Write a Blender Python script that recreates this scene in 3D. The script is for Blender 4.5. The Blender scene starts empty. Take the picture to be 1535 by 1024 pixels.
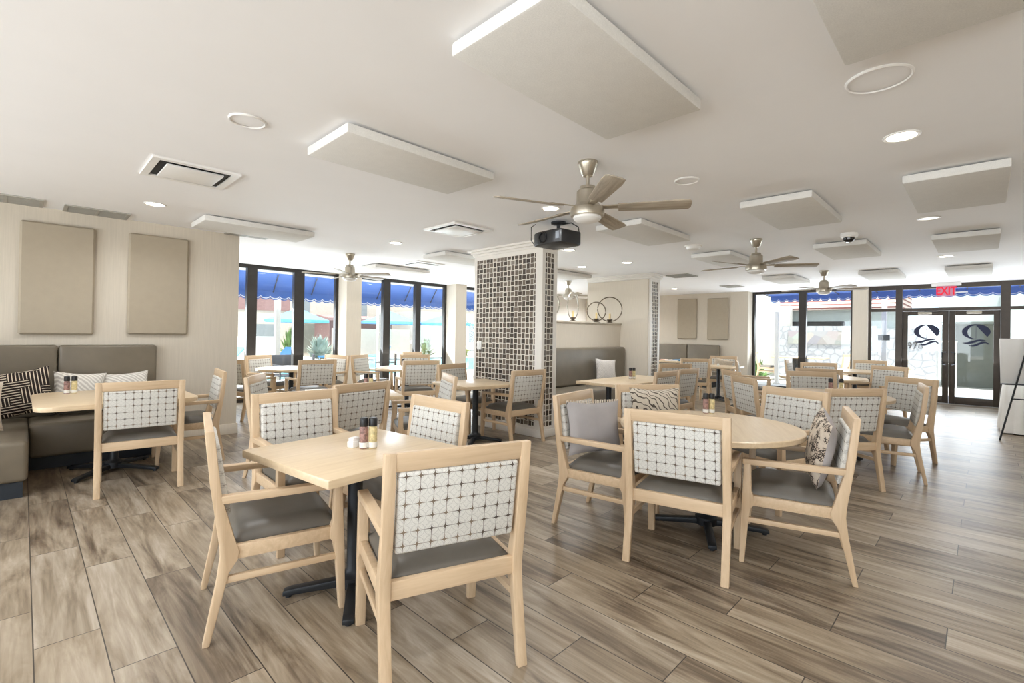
import bpy, bmesh, math, random
from mathutils import Matrix, Vector
random.seed(7)
PI = math.pi
SC = bpy.context.scene
COL = SC.collection
R = math.radians

# ------------------------------------------------------------------ materials
def lin(c):
    return tuple((v / 12.92 if v <= 0.04045 else ((v + 0.055) / 1.055) ** 2.4) for v in (x / 255 for x in c)) + (1.0,)

class N:
    """small helper round a node tree"""
    def __init__(s, name):
        s.m = bpy.data.materials.new(name); s.m.use_nodes = True
        s.t = s.m.node_tree; s.b = s.t.nodes['Principled BSDF']; s.out = s.t.nodes['Material Output']
    def n(s, typ, **kw):
        nd = s.t.nodes.new(typ)
        for k, v in kw.items():
            setattr(nd, k, v)
        return nd
    def put(s, sock, v):
        if isinstance(v, bpy.types.NodeSocket): s.t.links.new(v, sock)
        else: sock.default_value = v
    def math(s, op, a, b=None, c=None, clamp=False):
        nd = s.n('ShaderNodeMath', operation=op); nd.use_clamp = clamp
        s.put(nd.inputs[0], a)
        if b is not None: s.put(nd.inputs[1], b)
        if c is not None: s.put(nd.inputs[2], c)
        return nd.outputs[0]
    def mix(s, f, a, b, typ='MIX'):
        nd = s.n('ShaderNodeMix', data_type='RGBA', blend_type=typ)
        s.put(nd.inputs[0], f); s.put(nd.inputs[6], a); s.put(nd.inputs[7], b)
        return nd.outputs[2]
    def obj(s):
        return s.n('ShaderNodeTexCoord').outputs['Object']
    def pos(s):
        return s.n('ShaderNodeNewGeometry').outputs['Position']
    def sep(s, v):
        nd = s.n('ShaderNodeSeparateXYZ'); s.put(nd.inputs[0], v); return nd.outputs
    def comb(s, x, y, z):
        nd = s.n('ShaderNodeCombineXYZ')
        for i, v in enumerate((x, y, z)): s.put(nd.inputs[i], v)
        return nd.outputs[0]
    def scale(s, v, sc):
        nd = s.n('ShaderNodeVectorMath', operation='MULTIPLY'); s.put(nd.inputs[0], v); nd.inputs[1].default_value = sc
        return nd.outputs[0]
    def noise(s, v, scale=5, detail=4, rough=0.55, dist=0.0):
        nd = s.n('ShaderNodeTexNoise'); s.put(nd.inputs['Vector'], v)
        nd.inputs['Scale'].default_value = scale; nd.inputs['Detail'].default_value = detail
        nd.inputs['Roughness'].default_value = rough; nd.inputs['Distortion'].default_value = dist
        return nd.outputs[0]
    def ramp(s, f, stops):
        nd = s.n('ShaderNodeValToRGB'); s.put(nd.inputs[0], f)
        e = nd.color_ramp.elements
        while len(e) < len(stops): e.new(0.5)
        for el, (p, c) in zip(e, stops): el.position = p; el.color = c
        return nd.outputs[0]
    def bump(s, h, strength=0.2, dist=0.002):
        nd = s.n('ShaderNodeBump'); s.put(nd.inputs['Height'], h)
        nd.inputs['Strength'].default_value = strength; nd.inputs['Distance'].default_value = dist
        s.t.links.new(nd.outputs[0], s.b.inputs['Normal'])
    def set(s, color=None, rough=None, metal=None, spec=None, coat=None):
        if color is not None: s.put(s.b.inputs['Base Color'], color)
        if rough is not None: s.put(s.b.inputs['Roughness'], rough)
        if metal is not None: s.put(s.b.inputs['Metallic'], metal)
        if spec is not None: s.put(s.b.inputs['Specular IOR Level'], spec)
        if coat is not None: s.put(s.b.inputs['Coat Weight'], coat)
        return s.m

M = {}
def plain(name, rgb, rough=0.5, metal=0.0, spec=0.5, var=0.06, scale=9.0, bump=0.0):
    a = N(name); c = lin(rgb)
    f = a.noise(a.obj(), scale, 3)
    lo = tuple(v * (1 - var) for v in c[:3]) + (1,); hi = tuple(min(1, v * (1 + var)) for v in c[:3]) + (1,)
    a.set(a.ramp(f, [(0.3, lo), (0.7, hi)]), rough, metal, spec)
    if bump: a.bump(a.noise(a.obj(), 220, 2), bump, 0.001)
    M[name] = a.m
    return a.m

def wood(name, dark, light, axis='y', rough=0.42):
    a = N(name); sc = {'x': (3, 40, 40), 'y': (40, 3, 40), 'z': (40, 40, 3)}[axis]
    v = a.scale(a.obj(), sc)
    f = a.noise(v, 1.0, 5, 0.6, 0.6)
    g = a.noise(a.obj(), 2.2, 2)
    f2 = a.math('ADD', a.math('MULTIPLY', f, 0.7), a.math('MULTIPLY', g, 0.3))
    a.set(a.ramp(f2, [(0.32, lin(dark)), (0.68, lin(light))]), rough, 0, 0.4)
    a.bump(f, 0.05, 0.001)
    M[name] = a.m
wood('maple_frame', (198, 171, 138), (219, 194, 162), 'z')
wood('maple_arm', (198, 171, 138), (219, 194, 162), 'y')
wood('maple_rail', (198, 171, 138), (219, 194, 162), 'x')
wood('maple_top', (208, 184, 150), (226, 205, 173), 'x', 0.3)
wood('blade_wood', (128, 117, 102), (190, 180, 163), 'x', 0.5)
plain('white_paint', (238, 235, 229), 0.45, var=0.02)
plain('ceiling_paint', (247, 247, 248), 0.8, var=0.01, scale=2)
plain('trim_white', (236, 232, 225), 0.4, var=0.02)
plain('seat_vinyl', (99, 94, 86), 0.44, var=0.08, bump=0.12)
plain('banquette_vinyl', (116, 107, 92), 0.34, var=0.1, scale=4, bump=0.1)
plain('black_metal', (40, 43, 47), 0.45, 0.3, var=0.15)
plain('black_plastic', (30, 30, 31), 0.4, var=0.1)
plain('toe_kick', (35, 42, 50), 0.5)
plain('bronze_frame', (70, 62, 55), 0.4, 0.3, var=0.1)
plain('dark_frame', (50, 46, 42), 0.4, 0.2, var=0.1)
plain('nickel', (186, 178, 163), 0.32, 0.85, var=0.08)
plain('grey_pad', (122, 126, 132), 0.7)
plain('candle_wax', (232, 208, 150), 0.6)
plain('aged_bronze', (120, 108, 92), 0.4, 0.7, var=0.2, scale=30)
plain('silver_ring', (176, 170, 158), 0.3, 0.85, var=0.15, scale=25)
plain('plate_white', (240, 239, 236), 0.4, var=0.01)
plain('grille_grey', (168, 165, 156), 0.6)
plain('grille_dark', (38, 38, 38), 0.7)
plain('pepper_label', (206, 190, 140), 0.5, var=0.3, scale=60)
plain('salt_label', (150, 116, 108), 0.5, var=0.5, scale=70)
plain('clear_salt', (238, 236, 230), 0.25)
plain('foam_white', (236, 235, 232), 0.6, var=0.01)
plain('linen_cloth', (240, 238, 233), 0.8, var=0.03)
plain('cushion_grey', (172, 167, 166), 0.8, var=0.05, bump=0.2)
plain('cushion_cream', (214, 202, 186), 0.85, var=0.08, bump=0.25)
plain('awning_trim', (240, 242, 245), 0.7)
plain('stucco_white', (196, 194, 188), 0.9, var=0.03)
plain('stucco_mint', (190, 199, 197), 0.9, var=0.03)
plain('stucco_tan', (190, 182, 172), 0.9, var=0.06)
plain('brick_red', (146, 116, 114), 0.9, var=0.1)
plain('roof_pink', (196, 170, 160), 0.9, var=0.1)
plain('patio_dark', (66, 70, 78), 0.6)
plain('slider_grey', (134, 142, 146), 0.3)
plain('deck_white', (208, 205, 199), 0.9, var=0.04, scale=1)
plain('leaf_green', (92, 128, 66), 0.6, var=0.35, scale=14)
plain('leaf_pale', (168, 176, 120), 0.6, var=0.3, scale=14)
plain('flower_yellow', (222, 190, 92), 0.6, var=0.2)
plain('hedge_grey', (168, 182, 172), 0.9, var=0.2, scale=3)
plain('navy_decal', (22, 28, 58), 0.5)
plain('text_brown', (60, 54, 50), 0.6)
plain('book_blue', (66, 128, 168), 0.5)
plain('book_pink', (232, 196, 180), 0.5)
plain('paper_white', (240, 238, 236), 0.6)
plain('outlet_plate', (226, 216, 200), 0.5)
plain('gate_grey', (120, 124, 116), 0.6)
plain('cushion_beige', (196, 181, 160), 0.85, var=0.15, scale=24)
plain('exit_back', (206, 150, 176), 0.4)
plain('stem_brown', (110, 92, 70), 0.8)
plain('smoke_glass', (24, 24, 26), 0.1)

def translucent(name, rgb, k):
    a = N(name); c = lin(rgb); f = a.noise(a.obj(), 3, 2); col = a.ramp(f, [(0.3, tuple(v * .95 for v in c[:3]) + (1,)), (0.7, c)])
    a.set(col, .8, 0, .1); tl = a.n('ShaderNodeBsdfTranslucent'); a.put(tl.inputs[0], col)
    mx = a.n('ShaderNodeMixShader'); mx.inputs[0].default_value = k
    a.t.links.new(a.b.outputs[0], mx.inputs[1]); a.t.links.new(tl.outputs[0], mx.inputs[2]); a.t.links.new(mx.outputs[0], a.out.inputs[0]); M[name] = a.m
translucent('awning_blue', (104, 138, 200), .42); translucent('umbrella_blue', (136, 190, 232), .3)
def water():
    a = N('pool_water'); a.set(lin((120, 206, 214)), 0.08, 0, 0.5)
    a.bump(a.noise(a.obj(), 3, 3), 0.3, 0.02); M['pool_water'] = a.m
water()

def emit(name, rgb, st):
    a = N(name); c = lin(rgb); a.set(c, 0.5)
    a.b.inputs['Emission Color'].default_value = c; a.b.inputs['Emission Strength'].default_value = st
    M[name] = a.m
emit('lamp_glow', (255, 246, 228), 9.0)
emit('lamp_dim', (255, 250, 240), 0.8)
emit('exit_red', (205, 24, 52), 0.5)

def glass(name, tint=(1, 1, 1, 1), refl=0.10):
    a = N(name); t = a.t
    tr = a.n('ShaderNodeBsdfTransparent'); tr.inputs[0].default_value = tint
    gl = a.n('ShaderNodeBsdfGlossy'); gl.inputs['Roughness'].default_value = 0.02
    fr = a.n('ShaderNodeFresnel'); fr.inputs['IOR'].default_value = 1.45
    ns = a.noise(a.obj(), 0.6, 1)
    f = a.math('MULTIPLY', fr.outputs[0], a.math('ADD', 0.75, a.math('MULTIPLY', ns, 0.2)))
    mx = a.n('ShaderNodeMixShader'); a.put(mx.inputs[0], f)
    t.links.new(tr.outputs[0], mx.inputs[1]); t.links.new(gl.outputs[0], mx.inputs[2])
    t.links.new(mx.outputs[0], a.out.inputs[0]); M[name] = a.m
glass('pane_glass', (0.97, 0.985, 0.98, 1)); glass('cup_glass', (0.93, 0.95, 0.95, 1)); glass('acrylic', (0.95, 0.95, 0.95, 1))

def floor_mat():
    a = N('plank_tile'); p = a.sep(a.pos())
    W, L = 0.2188, 1.178
    u = a.math('DIVIDE', a.math('SUBTRACT', p[0], 0.052), W)
    k = a.math('FLOOR', u); fu = a.math('SUBTRACT', u, k)
    v = a.math('DIVIDE', a.math('ADD', a.math('SUBTRACT', p[1], 2.867), a.math('MULTIPLY', k, 0.393)), L)
    j = a.math('FLOOR', v); fv = a.math('SUBTRACT', v, j)
    wn = a.n('ShaderNodeTexWhiteNoise', noise_dimensions='2D'); a.put(wn.inputs[0], a.comb(k, j, 0))
    rnd = wn.outputs[0]; rc = a.sep(wn.outputs[1])
    # per plank shifted grain
    gx = a.math('ADD', a.math('MULTIPLY', p[0], 7.5), a.math('MULTIPLY', rc[0], 37))
    gy = a.math('ADD', a.math('MULTIPLY', p[1], 1.1), a.math('MULTIPLY', rc[1], 23))
    gv = a.comb(gx, gy, rc[2])
    n1 = a.noise(gv, 1.0, 6, 0.6, 1.2)
    n2 = a.noise(a.scale(gv, (5, 2.0, 1)), 1.2, 4, 0.5, 0.8)
    n3 = a.noise(a.scale(gv, (.35, .6, 1)), 1.0, 2, 0.5, 0.3)
    f = a.math('ADD', a.math('ADD', a.math('MULTIPLY', n1, 0.64), a.math('MULTIPLY', n2, 0.25)), a.math('MULTIPLY', n3, 0.20)); f = a.math('ADD', a.math('MULTIPLY', a.math('SUBTRACT', f, 0.545), 1.4), 0.535)
    f = a.math('ADD', f, a.math('MULTIPLY', a.math('SUBTRACT', rnd, 0.5), 0.15))
    c = a.ramp(f, [(0.30, lin((80, 67, 54))), (0.42, lin((116, 101, 84))), (0.53, lin((145, 130, 110))), (0.65, lin((167, 153, 134))), (0.8, lin((190, 179, 163)))])
    tint = a.mix(rc[2], (1.0, 0.985, 0.96, 1), (0.97, 0.98, 1.0, 1)); c = a.mix(1.0, c, tint, 'MULTIPLY')
    eu = a.math('MULTIPLY', a.math('MINIMUM', fu, a.math('SUBTRACT', 1.0, fu)), W)
    ev = a.math('MULTIPLY', a.math('MINIMUM', fv, a.math('SUBTRACT', 1.0, fv)), L)
    e = a.math('MINIMUM', eu, ev)
    g = a.math('LESS_THAN', e, 0.0023)
    c = a.mix(g, c, lin((66, 59, 53)))
    a.set(c, a.math('ADD', 0.28, a.math('MULTIPLY', n2, 0.16)), 0, 0.5)
    a.bump(a.math('SUBTRACT', a.math('MULTIPLY', n2, 0.2), g), 0.25, 0.0015); M['plank_tile'] = a.m
floor_mat()

def linen_wall(name, rgb):
    a = N(name); v = a.obj(); c = lin(rgb)
    f = a.noise(a.scale(v, (160, 160, 4)), 1, 3)
    a.set(a.ramp(f, [(0.3, tuple(x * 0.95 for x in c[:3]) + (1,)), (0.7, tuple(min(1, x * 1.04) for x in c[:3]) + (1,))]), 0.8, 0, 0.2)
    a.bump(f, 0.1, 0.001); M[name] = a.m
linen_wall('wallpaper_beige', (206, 197, 182)); linen_wall('wallpaper_cream', (222, 213, 198))

def weave(name, rgb, var=0.12, sc=260):
    a = N(name); c = lin(rgb); v = a.obj()
    f = a.noise(v, sc, 2, 0.7); g = a.noise(v, 14, 3)
    h = a.math('ADD', a.math('MULTIPLY', f, 0.75), a.math('MULTIPLY', g, 0.25))
    a.set(a.ramp(h, [(0.3, tuple(x * (1 - var) for x in c[:3]) + (1,)), (0.7, tuple(min(1, x * (1 + var)) for x in c[:3]) + (1,))]), 0.95, 0, 0.1)
    a.bump(f, 0.3, 0.002); M[name] = a.m
weave('acoustic_felt', (226, 225, 221), 0.07, 160); weave('acoustic_taupe', (172, 161, 143), 0.08)

def star_fabric():
    a = N('star_fabric'); o = a.sep(a.obj()); S = 0.0545
    def cell(x, off):
        u = a.math('ADD', a.math('DIVIDE', x, S), off); k = a.math('FLOOR', u)
        return a.math('SUBTRACT', a.math('SUBTRACT', u, k), 0.5), k
    du, ku = cell(o[0], 0.5); dv, kv = cell(o[2], 0.1)     # 0 at the node of the grid
    au, av = a.math('ABSOLUTE', du), a.math('ABSOLUTE', dv)
    def arm(across, along):                                   # tapered star arm
        tp = a.math('SUBTRACT', 0.5, along)
        w = a.math('ADD', 0.011, a.math('MULTIPLY', a.math('POWER', tp, 3.4), 0.95))
        return a.math('LESS_THAN', across, w)
    star = a.math('MAXIMUM', arm(au, av), arm(av, au))
    # overlapping rings centred on nodes and on cell centres
    r1 = a.math('SQRT', a.math('ADD', a.math('MULTIPLY', du, du), a.math('MULTIPLY', dv, dv)))
    bu, bv = a.math('SUBTRACT', 0.5, au), a.math('SUBTRACT', 0.5, av)
    r2 = a.math('SQRT', a.math('ADD', a.math('MULTIPLY', bu, bu), a.math('MULTIPLY', bv, bv)))
    def ring(r, rad): return a.math('LESS_THAN', a.math('ABSOLUTE', a.math('SUBTRACT', r, rad)), 0.02)
    rg = a.math('MAXIMUM', ring(r1, 0.5), ring(r2, 0.5))
    nz = a.noise(a.obj(), 320, 2)
    base = a.ramp(nz, [(0.3, lin((205, 203, 196))), (0.7, lin((224, 222, 215)))])
    c = a.mix(rg, base, lin((194, 192, 186)))
    wn = a.n('ShaderNodeTexWhiteNoise', noise_dimensions='2D'); a.put(wn.inputs[0], a.comb(ku, kv, 0))
    sc = a.mix(wn.outputs[0], lin((84, 76, 70)), lin((140, 124, 106)))
    c = a.mix(star, c, sc)
    a.set(c, 0.9, 0, 0.15); a.bump(nz, 0.15, 0.001); M['star_fabric'] = a.m
star_fabric()

def mosaic(name, ax):
    a = N(name); o = a.sep(a.pos()); S = 0.0735
    u = a.math('DIVIDE', o[ax], S); v = a.math('DIVIDE', a.math('ADD', o[2], 0.01), S)
    ku, kv = a.math('FLOOR', u), a.math('FLOOR', v)
    x = a.math('ABSOLUTE', a.math('SUBTRACT', a.math('SUBTRACT', u, ku), 0.5)); y = a.math('ABSOLUTE', a.math('SUBTRACT', a.math('SUBTRACT', v, kv), 0.5))
    par = a.math('FLOORED_MODULO', a.math('ADD', ku, kv), 2.0)
    lx = a.math('ADD', 0.46, a.math('MULTIPLY', par, -0.11)); ly = a.math('ADD', 0.365, a.math('MULTIPLY', par, 0.115))
    t = a.math('MULTIPLY', a.math('LESS_THAN', x, lx), a.math('LESS_THAN', y, ly))
    wn = a.n('ShaderNodeTexWhiteNoise', noise_dimensions='2D'); a.put(wn.inputs[0], a.comb(ku, kv, 0))
    st = a.noise(a.scale(a.pos(), (60, 60, 60)), 1, 3, 0.6, 1.0)
    f = a.math('ADD', a.math('MULTIPLY', wn.outputs[0], 0.6), a.math('MULTIPLY', st, 0.4))
    tc = a.ramp(f, [(0.2, lin((62, 55, 50))), (0.5, lin((92, 82, 74))), (0.85, lin((134, 122, 110)))])
    c = a.mix(t, lin((222, 217, 206)), tc)
    a.set(c, a.math('SUBTRACT', 0.7, a.math('MULTIPLY', t, 0.58)), 0, 0.6)
    a.bump(t, 0.4, 0.003); M[name] = a.m
mosaic('mosaic_y', 1); mosaic('mosaic_x', 0)

def maze_fabric():
    a = N('maze_fabric'); o = a.sep(a.obj()); S = 0.075
    u = a.math('DIVIDE', o[0], S); v = a.math('ADD', a.math('DIVIDE', o[2], S), 0.5)
    ku, kv = a.math('FLOOR', u), a.math('FLOOR', v)
    fu, fv = a.math('SUBTRACT', u, ku), a.math('SUBTRACT', v, kv)
    wn = a.n('ShaderNodeTexWhiteNoise', noise_dimensions='2D'); a.put(wn.inputs[0], a.comb(ku, kv, 0))
    h = a.math('GREATER_THAN', wn.outputs[0], 0.5)
    x = a.math('ADD', a.math('MULTIPLY', fu, h), a.math('MULTIPLY', fv, a.math('SUBTRACT', 1.0, h)))
    s = a.math('ABSOLUTE', a.math('SUBTRACT', a.math('FRACT', a.math('MULTIPLY', x, 3.0)), 0.5))
    w = a.math('LESS_THAN', s, 0.14)
    a.set(a.mix(w, lin((50, 42, 40)), lin((214, 200, 180))), 0.9, 0, 0.1); M['maze_fabric'] = a.m
maze_fabric()

def line_fabric(name, base, ink, sc, dist, thick, coord=(1, 1, 1)):
    a = N(name)
    w = a.n('ShaderNodeTexWave', wave_type='BANDS', bands_direction='DIAGONAL'); a.put(w.inputs['Vector'], a.scale(a.obj(), coord))
    w.inputs['Scale'].default_value = sc; w.inputs['Distortion'].default_value = dist; w.inputs['Detail'].default_value = 1.5; w.inputs['Detail Scale'].default_value = 1.2
    a.set(a.mix(a.math('LESS_THAN', w.outputs[1], thick), lin(base), lin(ink)), 0.9, 0, 0.1); M[name] = a.m
line_fabric('agate_fabric', (206, 196, 180), (92, 84, 76), 11, 9, 0.16)
line_fabric('diamond_fabric', (196, 190, 182), (228, 224, 216), 14, 2.0, 0.45)
line_fabric('rib_fabric', (188, 182, 176), (212, 207, 200), 26, 3.0, 0.45)

def snake_fabric():
    a = N('snake_fabric')
    vo = a.n('ShaderNodeTexVoronoi', feature='DISTANCE_TO_EDGE'); a.put(vo.inputs['Vector'], a.obj()); vo.inputs['Scale'].default_value = 70
    ns = a.noise(a.obj(), 16, 3)
    k = a.math('MULTIPLY', a.math('LESS_THAN', vo.outputs[0], 0.13), a.math('GREATER_THAN', ns, 0.5))
    a.set(a.mix(k, a.ramp(ns, [(0.35, lin((214, 202, 186))), (0.65, lin((184, 168, 150)))]), lin((66, 58, 54))), 0.85, 0, 0.2); M['snake_fabric'] = a.m
snake_fabric()

def speckle(name, dark, light, sc):
    a = N(name); vo = a.n('ShaderNodeTexVoronoi'); a.put(vo.inputs['Vector'], a.obj()); vo.inputs['Scale'].default_value = sc
    a.set(a.ramp(vo.outputs[0], [(0.3, lin(dark)), (0.5, lin(light))]), 0.9, 0, 0.1); M[name] = a.m
speckle('speckle_fabric', (70, 62, 58), (206, 196, 186), 40)
def stone():
    a = N('stone_band'); vo = a.n('ShaderNodeTexVoronoi'); a.put(vo.inputs['Vector'], a.obj()); vo.inputs['Scale'].default_value = 3.2
    a.set(a.mix(0.6, vo.outputs[1], lin((176, 170, 160)), 'MIX'), 0.8, 0, 0.3); 
    hs = a.n('ShaderNodeHueSaturation'); hs.inputs['Saturation'].default_value = 0.22; hs.inputs['Value'].default_value = 0.75
    src = a.b.inputs['Base Color'].links[0].from_socket; a.put(hs.inputs['Color'], src); a.set(hs.outputs[0]); M['stone_band'] = a.m
    b = N('stone_white'); vo = b.n('ShaderNodeTexVoronoi', feature='DISTANCE_TO_EDGE'); b.put(vo.inputs['Vector'], b.obj()); vo.inputs['Scale'].default_value = 4
    b.set(b.ramp(vo.outputs[0], [(0.0, lin((150, 154, 160))), (0.12, lin((180, 183, 187)))]), 0.85); M['stone_white'] = b.m
stone()
def roof_stripe():
    a = N('roof_tiles'); o = a.sep(a.obj())
    f = a.math('FRACT', a.math('MULTIPLY', o[2], 6.5))
    a.set(a.mix(a.math('LESS_THAN', f, 0.4), lin((196, 182, 174)), lin((120, 76, 70))), 0.9); M['roof_tiles'] = a.m
roof_stripe()

# ------------------------------------------------------------------ mesh helpers
def nb(): return bmesh.new()
def _merge(bm, tmp, mat=None):
    if mat is not None: bmesh.ops.transform(tmp, matrix=mat, verts=tmp.verts)
    me = bpy.data.meshes.new('tmp'); tmp.to_mesh(me); tmp.free(); bm.from_mesh(me); bpy.data.meshes.remove(me)
def box(bm, x0, x1, y0, y1, z0, z1, bev=0.0, seg=2, mat=None):
    t = bmesh.new(); bmesh.ops.create_cube(t, size=1)
    bmesh.ops.scale(t, vec=(x1 - x0, y1 - y0, z1 - z0), verts=t.verts)
    bmesh.ops.translate(t, vec=((x0 + x1) / 2, (y0 + y1) / 2, (z0 + z1) / 2), verts=t.verts)
    if bev: bmesh.ops.bevel(t, geom=list(t.edges), offset=bev, segments=seg, profile=0.5, affect='EDGES')
    _merge(bm, t, mat); return bm
def bx(*a, **k): return box(nb(), *a, **k)
def prism(bm, pts, a0, a1, axis='x', bev=0.0, mat=None):
    """extrude a 2D outline: axis x -> pts are (y,z); y -> (x,z); z -> (x,y)"""
    t = bmesh.new()
    def co(p, h): return (h, p[0], p[1]) if axis == 'x' else ((p[0], h, p[1]) if axis == 'y' else (p[0], p[1], h))
    A = [t.verts.new(co(p, a0)) for p in pts]; B = [t.verts.new(co(p, a1)) for p in pts]
    t.faces.new(A); t.faces.new(B[::-1]); n = len(pts)
    for i in range(n): t.faces.new((A[i], B[i], B[(i + 1) % n], A[(i + 1) % n]))
    bmesh.ops.recalc_face_normals(t, faces=t.faces)
    if bev: bmesh.ops.bevel(t, geom=list(t.edges), offset=bev, segments=2, profile=0.5, affect='EDGES')
    _merge(bm, t, mat); return bm
def lathe(bm, prof, seg=28, mat=None, cap=True):
    t = bmesh.new(); rings = []
    for r, z in prof:
        rings.append([t.verts.new((r * math.cos(2 * PI * i / seg), r * math.sin(2 * PI * i / seg), z)) for i in range(seg)] if r > 1e-6 else [t.verts.new((0, 0, z))])
    for A, B in zip(rings, rings[1:]):
        for i in range(seg):
            j = (i + 1) % seg
            if len(A) == 1 and len(B) == 1: continue
            if len(A) == 1: t.faces.new((A[0], B[i], B[j]))
            elif len(B) == 1: t.faces.new((A[i], B[0], A[j]))
            else: t.faces.new((A[i], B[i], B[j], A[j]))
    if cap and len(rings[0]) > 1: t.faces.new(rings[0][::-1])
    if cap and len(rings[-1]) > 1: t.faces.new(rings[-1])
    bmesh.ops.recalc_face_normals(t, faces=t.faces)
    _merge(bm, t, mat); return bm
def tube(bm, path, r, seg=10, closed=False, mat=None):
    t = bmesh.new(); P = [Vector(p) for p in path]; n = len(P); rings = []
    up = Vector((0, 0, 1))
    for i, p in enumerate(P):
        d = (P[(i + 1) % n] - P[i - 1]) if closed else (P[min(i + 1, n - 1)] - P[max(i - 1, 0)])
        d.normalize(); a = d.cross(up)
        if a.length < 1e-3: a = d.cross(Vector((1, 0, 0)))
        a.normalize(); b = d.cross(a).normalized()
        rr = r[i] if isinstance(r, (list, tuple)) else r
        rings.append([t.verts.new(p + rr * (math.cos(2 * PI * k / seg) * a + math.sin(2 * PI * k / seg) * b)) for k in range(seg)])
    pairs = list(zip(rings, rings[1:])) + ([(rings[-1], rings[0])] if closed else [])
    for A, B in pairs:
        for k in range(seg): t.faces.new((A[k], A[(k + 1) % seg], B[(k + 1) % seg], B[k]))
    if not closed: t.faces.new(rings[0][::-1]); t.faces.new(rings[-1])
    bmesh.ops.recalc_face_normals(t, faces=t.faces)
    _merge(bm, t, mat); return bm
def cyl(bm, x, y, z0, z1, r, seg=24, r2=None): return lathe(bm, [(r, z0), (r2 if r2 is not None else r, z1)], seg, Matrix.Translation((x, y, 0)))
def pillow_bm(w, h, t, n=14, pinch=0.1):
    b = bmesh.new(); top = {}; bot = {}
    for i in range(n + 1):
        for j in range(n + 1):
            u, v = -1 + 2 * i / n, -1 + 2 * j / n
            k = max(0.0, (1 - u ** 4) * (1 - v ** 4)) ** 0.5
            th = t / 2 * (0.04 + 0.96 * k * (1 - 0.18 * (u * u + v * v)))
            x = w / 2 * u * (1 - pinch * (1 - v * v) * abs(u) ** 3); z = h / 2 * v * (1 - pinch * (1 - u * u) * abs(v) ** 3)
            wr = 0.004 * math.sin(9 * u + 4 * v) * k
            top[i, j] = b.verts.new((x, -th + wr, z))
            bot[i, j] = b.verts.new((x, th + wr, z)) if 0 < i < n and 0 < j < n else top[i, j]
    for i in range(n):
        for j in range(n):
            b.faces.new((top[i, j], top[i + 1, j], top[i + 1, j + 1], top[i, j + 1]))
            q = [bot[i, j], bot[i, j + 1], bot[i + 1, j + 1], bot[i + 1, j]]
            if len(set(q)) == 4:
                try: b.faces.new(q)
                except ValueError: pass
    bmesh.ops.recalc_face_normals(b, faces=b.faces); return b

def obj(name, bm, mat, parent=None, ang=35, mats=None):
    me = bpy.data.meshes.new(name); bm.to_mesh(me); bm.free()
    me.materials.append(M[mat])
    for q in me.polygons: q.use_smooth = True
    me.set_sharp_from_angle(angle=R(ang))
    o = bpy.data.objects.new(name, me); COL.objects.link(o)
    if parent is not None: o.parent = parent
    return o
def tag(o, label, cat, group=None, kind=None):
    o['label'] = label; o['category'] = cat
    if group: o['group'] = group
    if kind: o['kind'] = kind
    return o
def thing(name, label, cat, loc=(0, 0, 0), rz=0.0, group=None):
    o = bpy.data.objects.new(name, None); COL.objects.link(o); o.empty_display_size = 0.1
    o.location = loc; o.rotation_euler = (0, 0, rz); return tag(o, label, cat, group)
def struct(name, bm, mat, label=None, cat=None, parent=None):
    o = obj(name, bm, mat, parent)
    if parent is None:
        o['kind'] = 'structure'
        if label: o['label'] = label; o['category'] = cat
    return o
def sthing(name, label, cat, loc=(0, 0, 0)):
    o = thing(name, label, cat, loc); o['kind'] = 'structure'; return o
KIDS = {}
def copy_tree(o, parent=None):
    c = o.copy(); COL.objects.link(c)
    if parent is not None: c.parent = parent
    for ch in [x for x in bpy.data.objects if x.parent == o]: copy_tree(ch, c)
    return c

# ------------------------------------------------------------------ the setting
CZ = 2.63
XR, YB = 14.15, 10.0            # entrance wall, pool side wall
XL, YF = -3.6, -4.2             # unseen walls behind the photographer
o = struct('floor', bx(XL - .2, XR + .12, YF - .2, YB + .12, -0.12, 0.0), 'plank_tile', 'wood look plank tile floor running under every table', 'floor')
o = struct('ceiling', bx(XL - .3, XR + .25, YF - .3, YB + .25, CZ, CZ + 0.22), 'ceiling_paint', 'smooth white painted ceiling over the whole dining room', 'ceiling')
LW = 7.09
struct('wall_left', bx(XL, 2.01, LW, LW + .2, 0, CZ), 'wallpaper_beige', 'beige papered wall behind the corner booth', 'wall')
struct('wall_return', bx(1.81, 2.01, LW + .2, YB, 0, CZ), 'wallpaper_beige')
b = nb(); box(b, XL, 2.022, LW - .016, LW, 0, 0.135, 0.004); box(b, 2.01, 2.026, LW - .016, YB - .2, 0, 0.135, 0.004)
struct('baseboard_left', b, 'wallpaper_cream')
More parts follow.
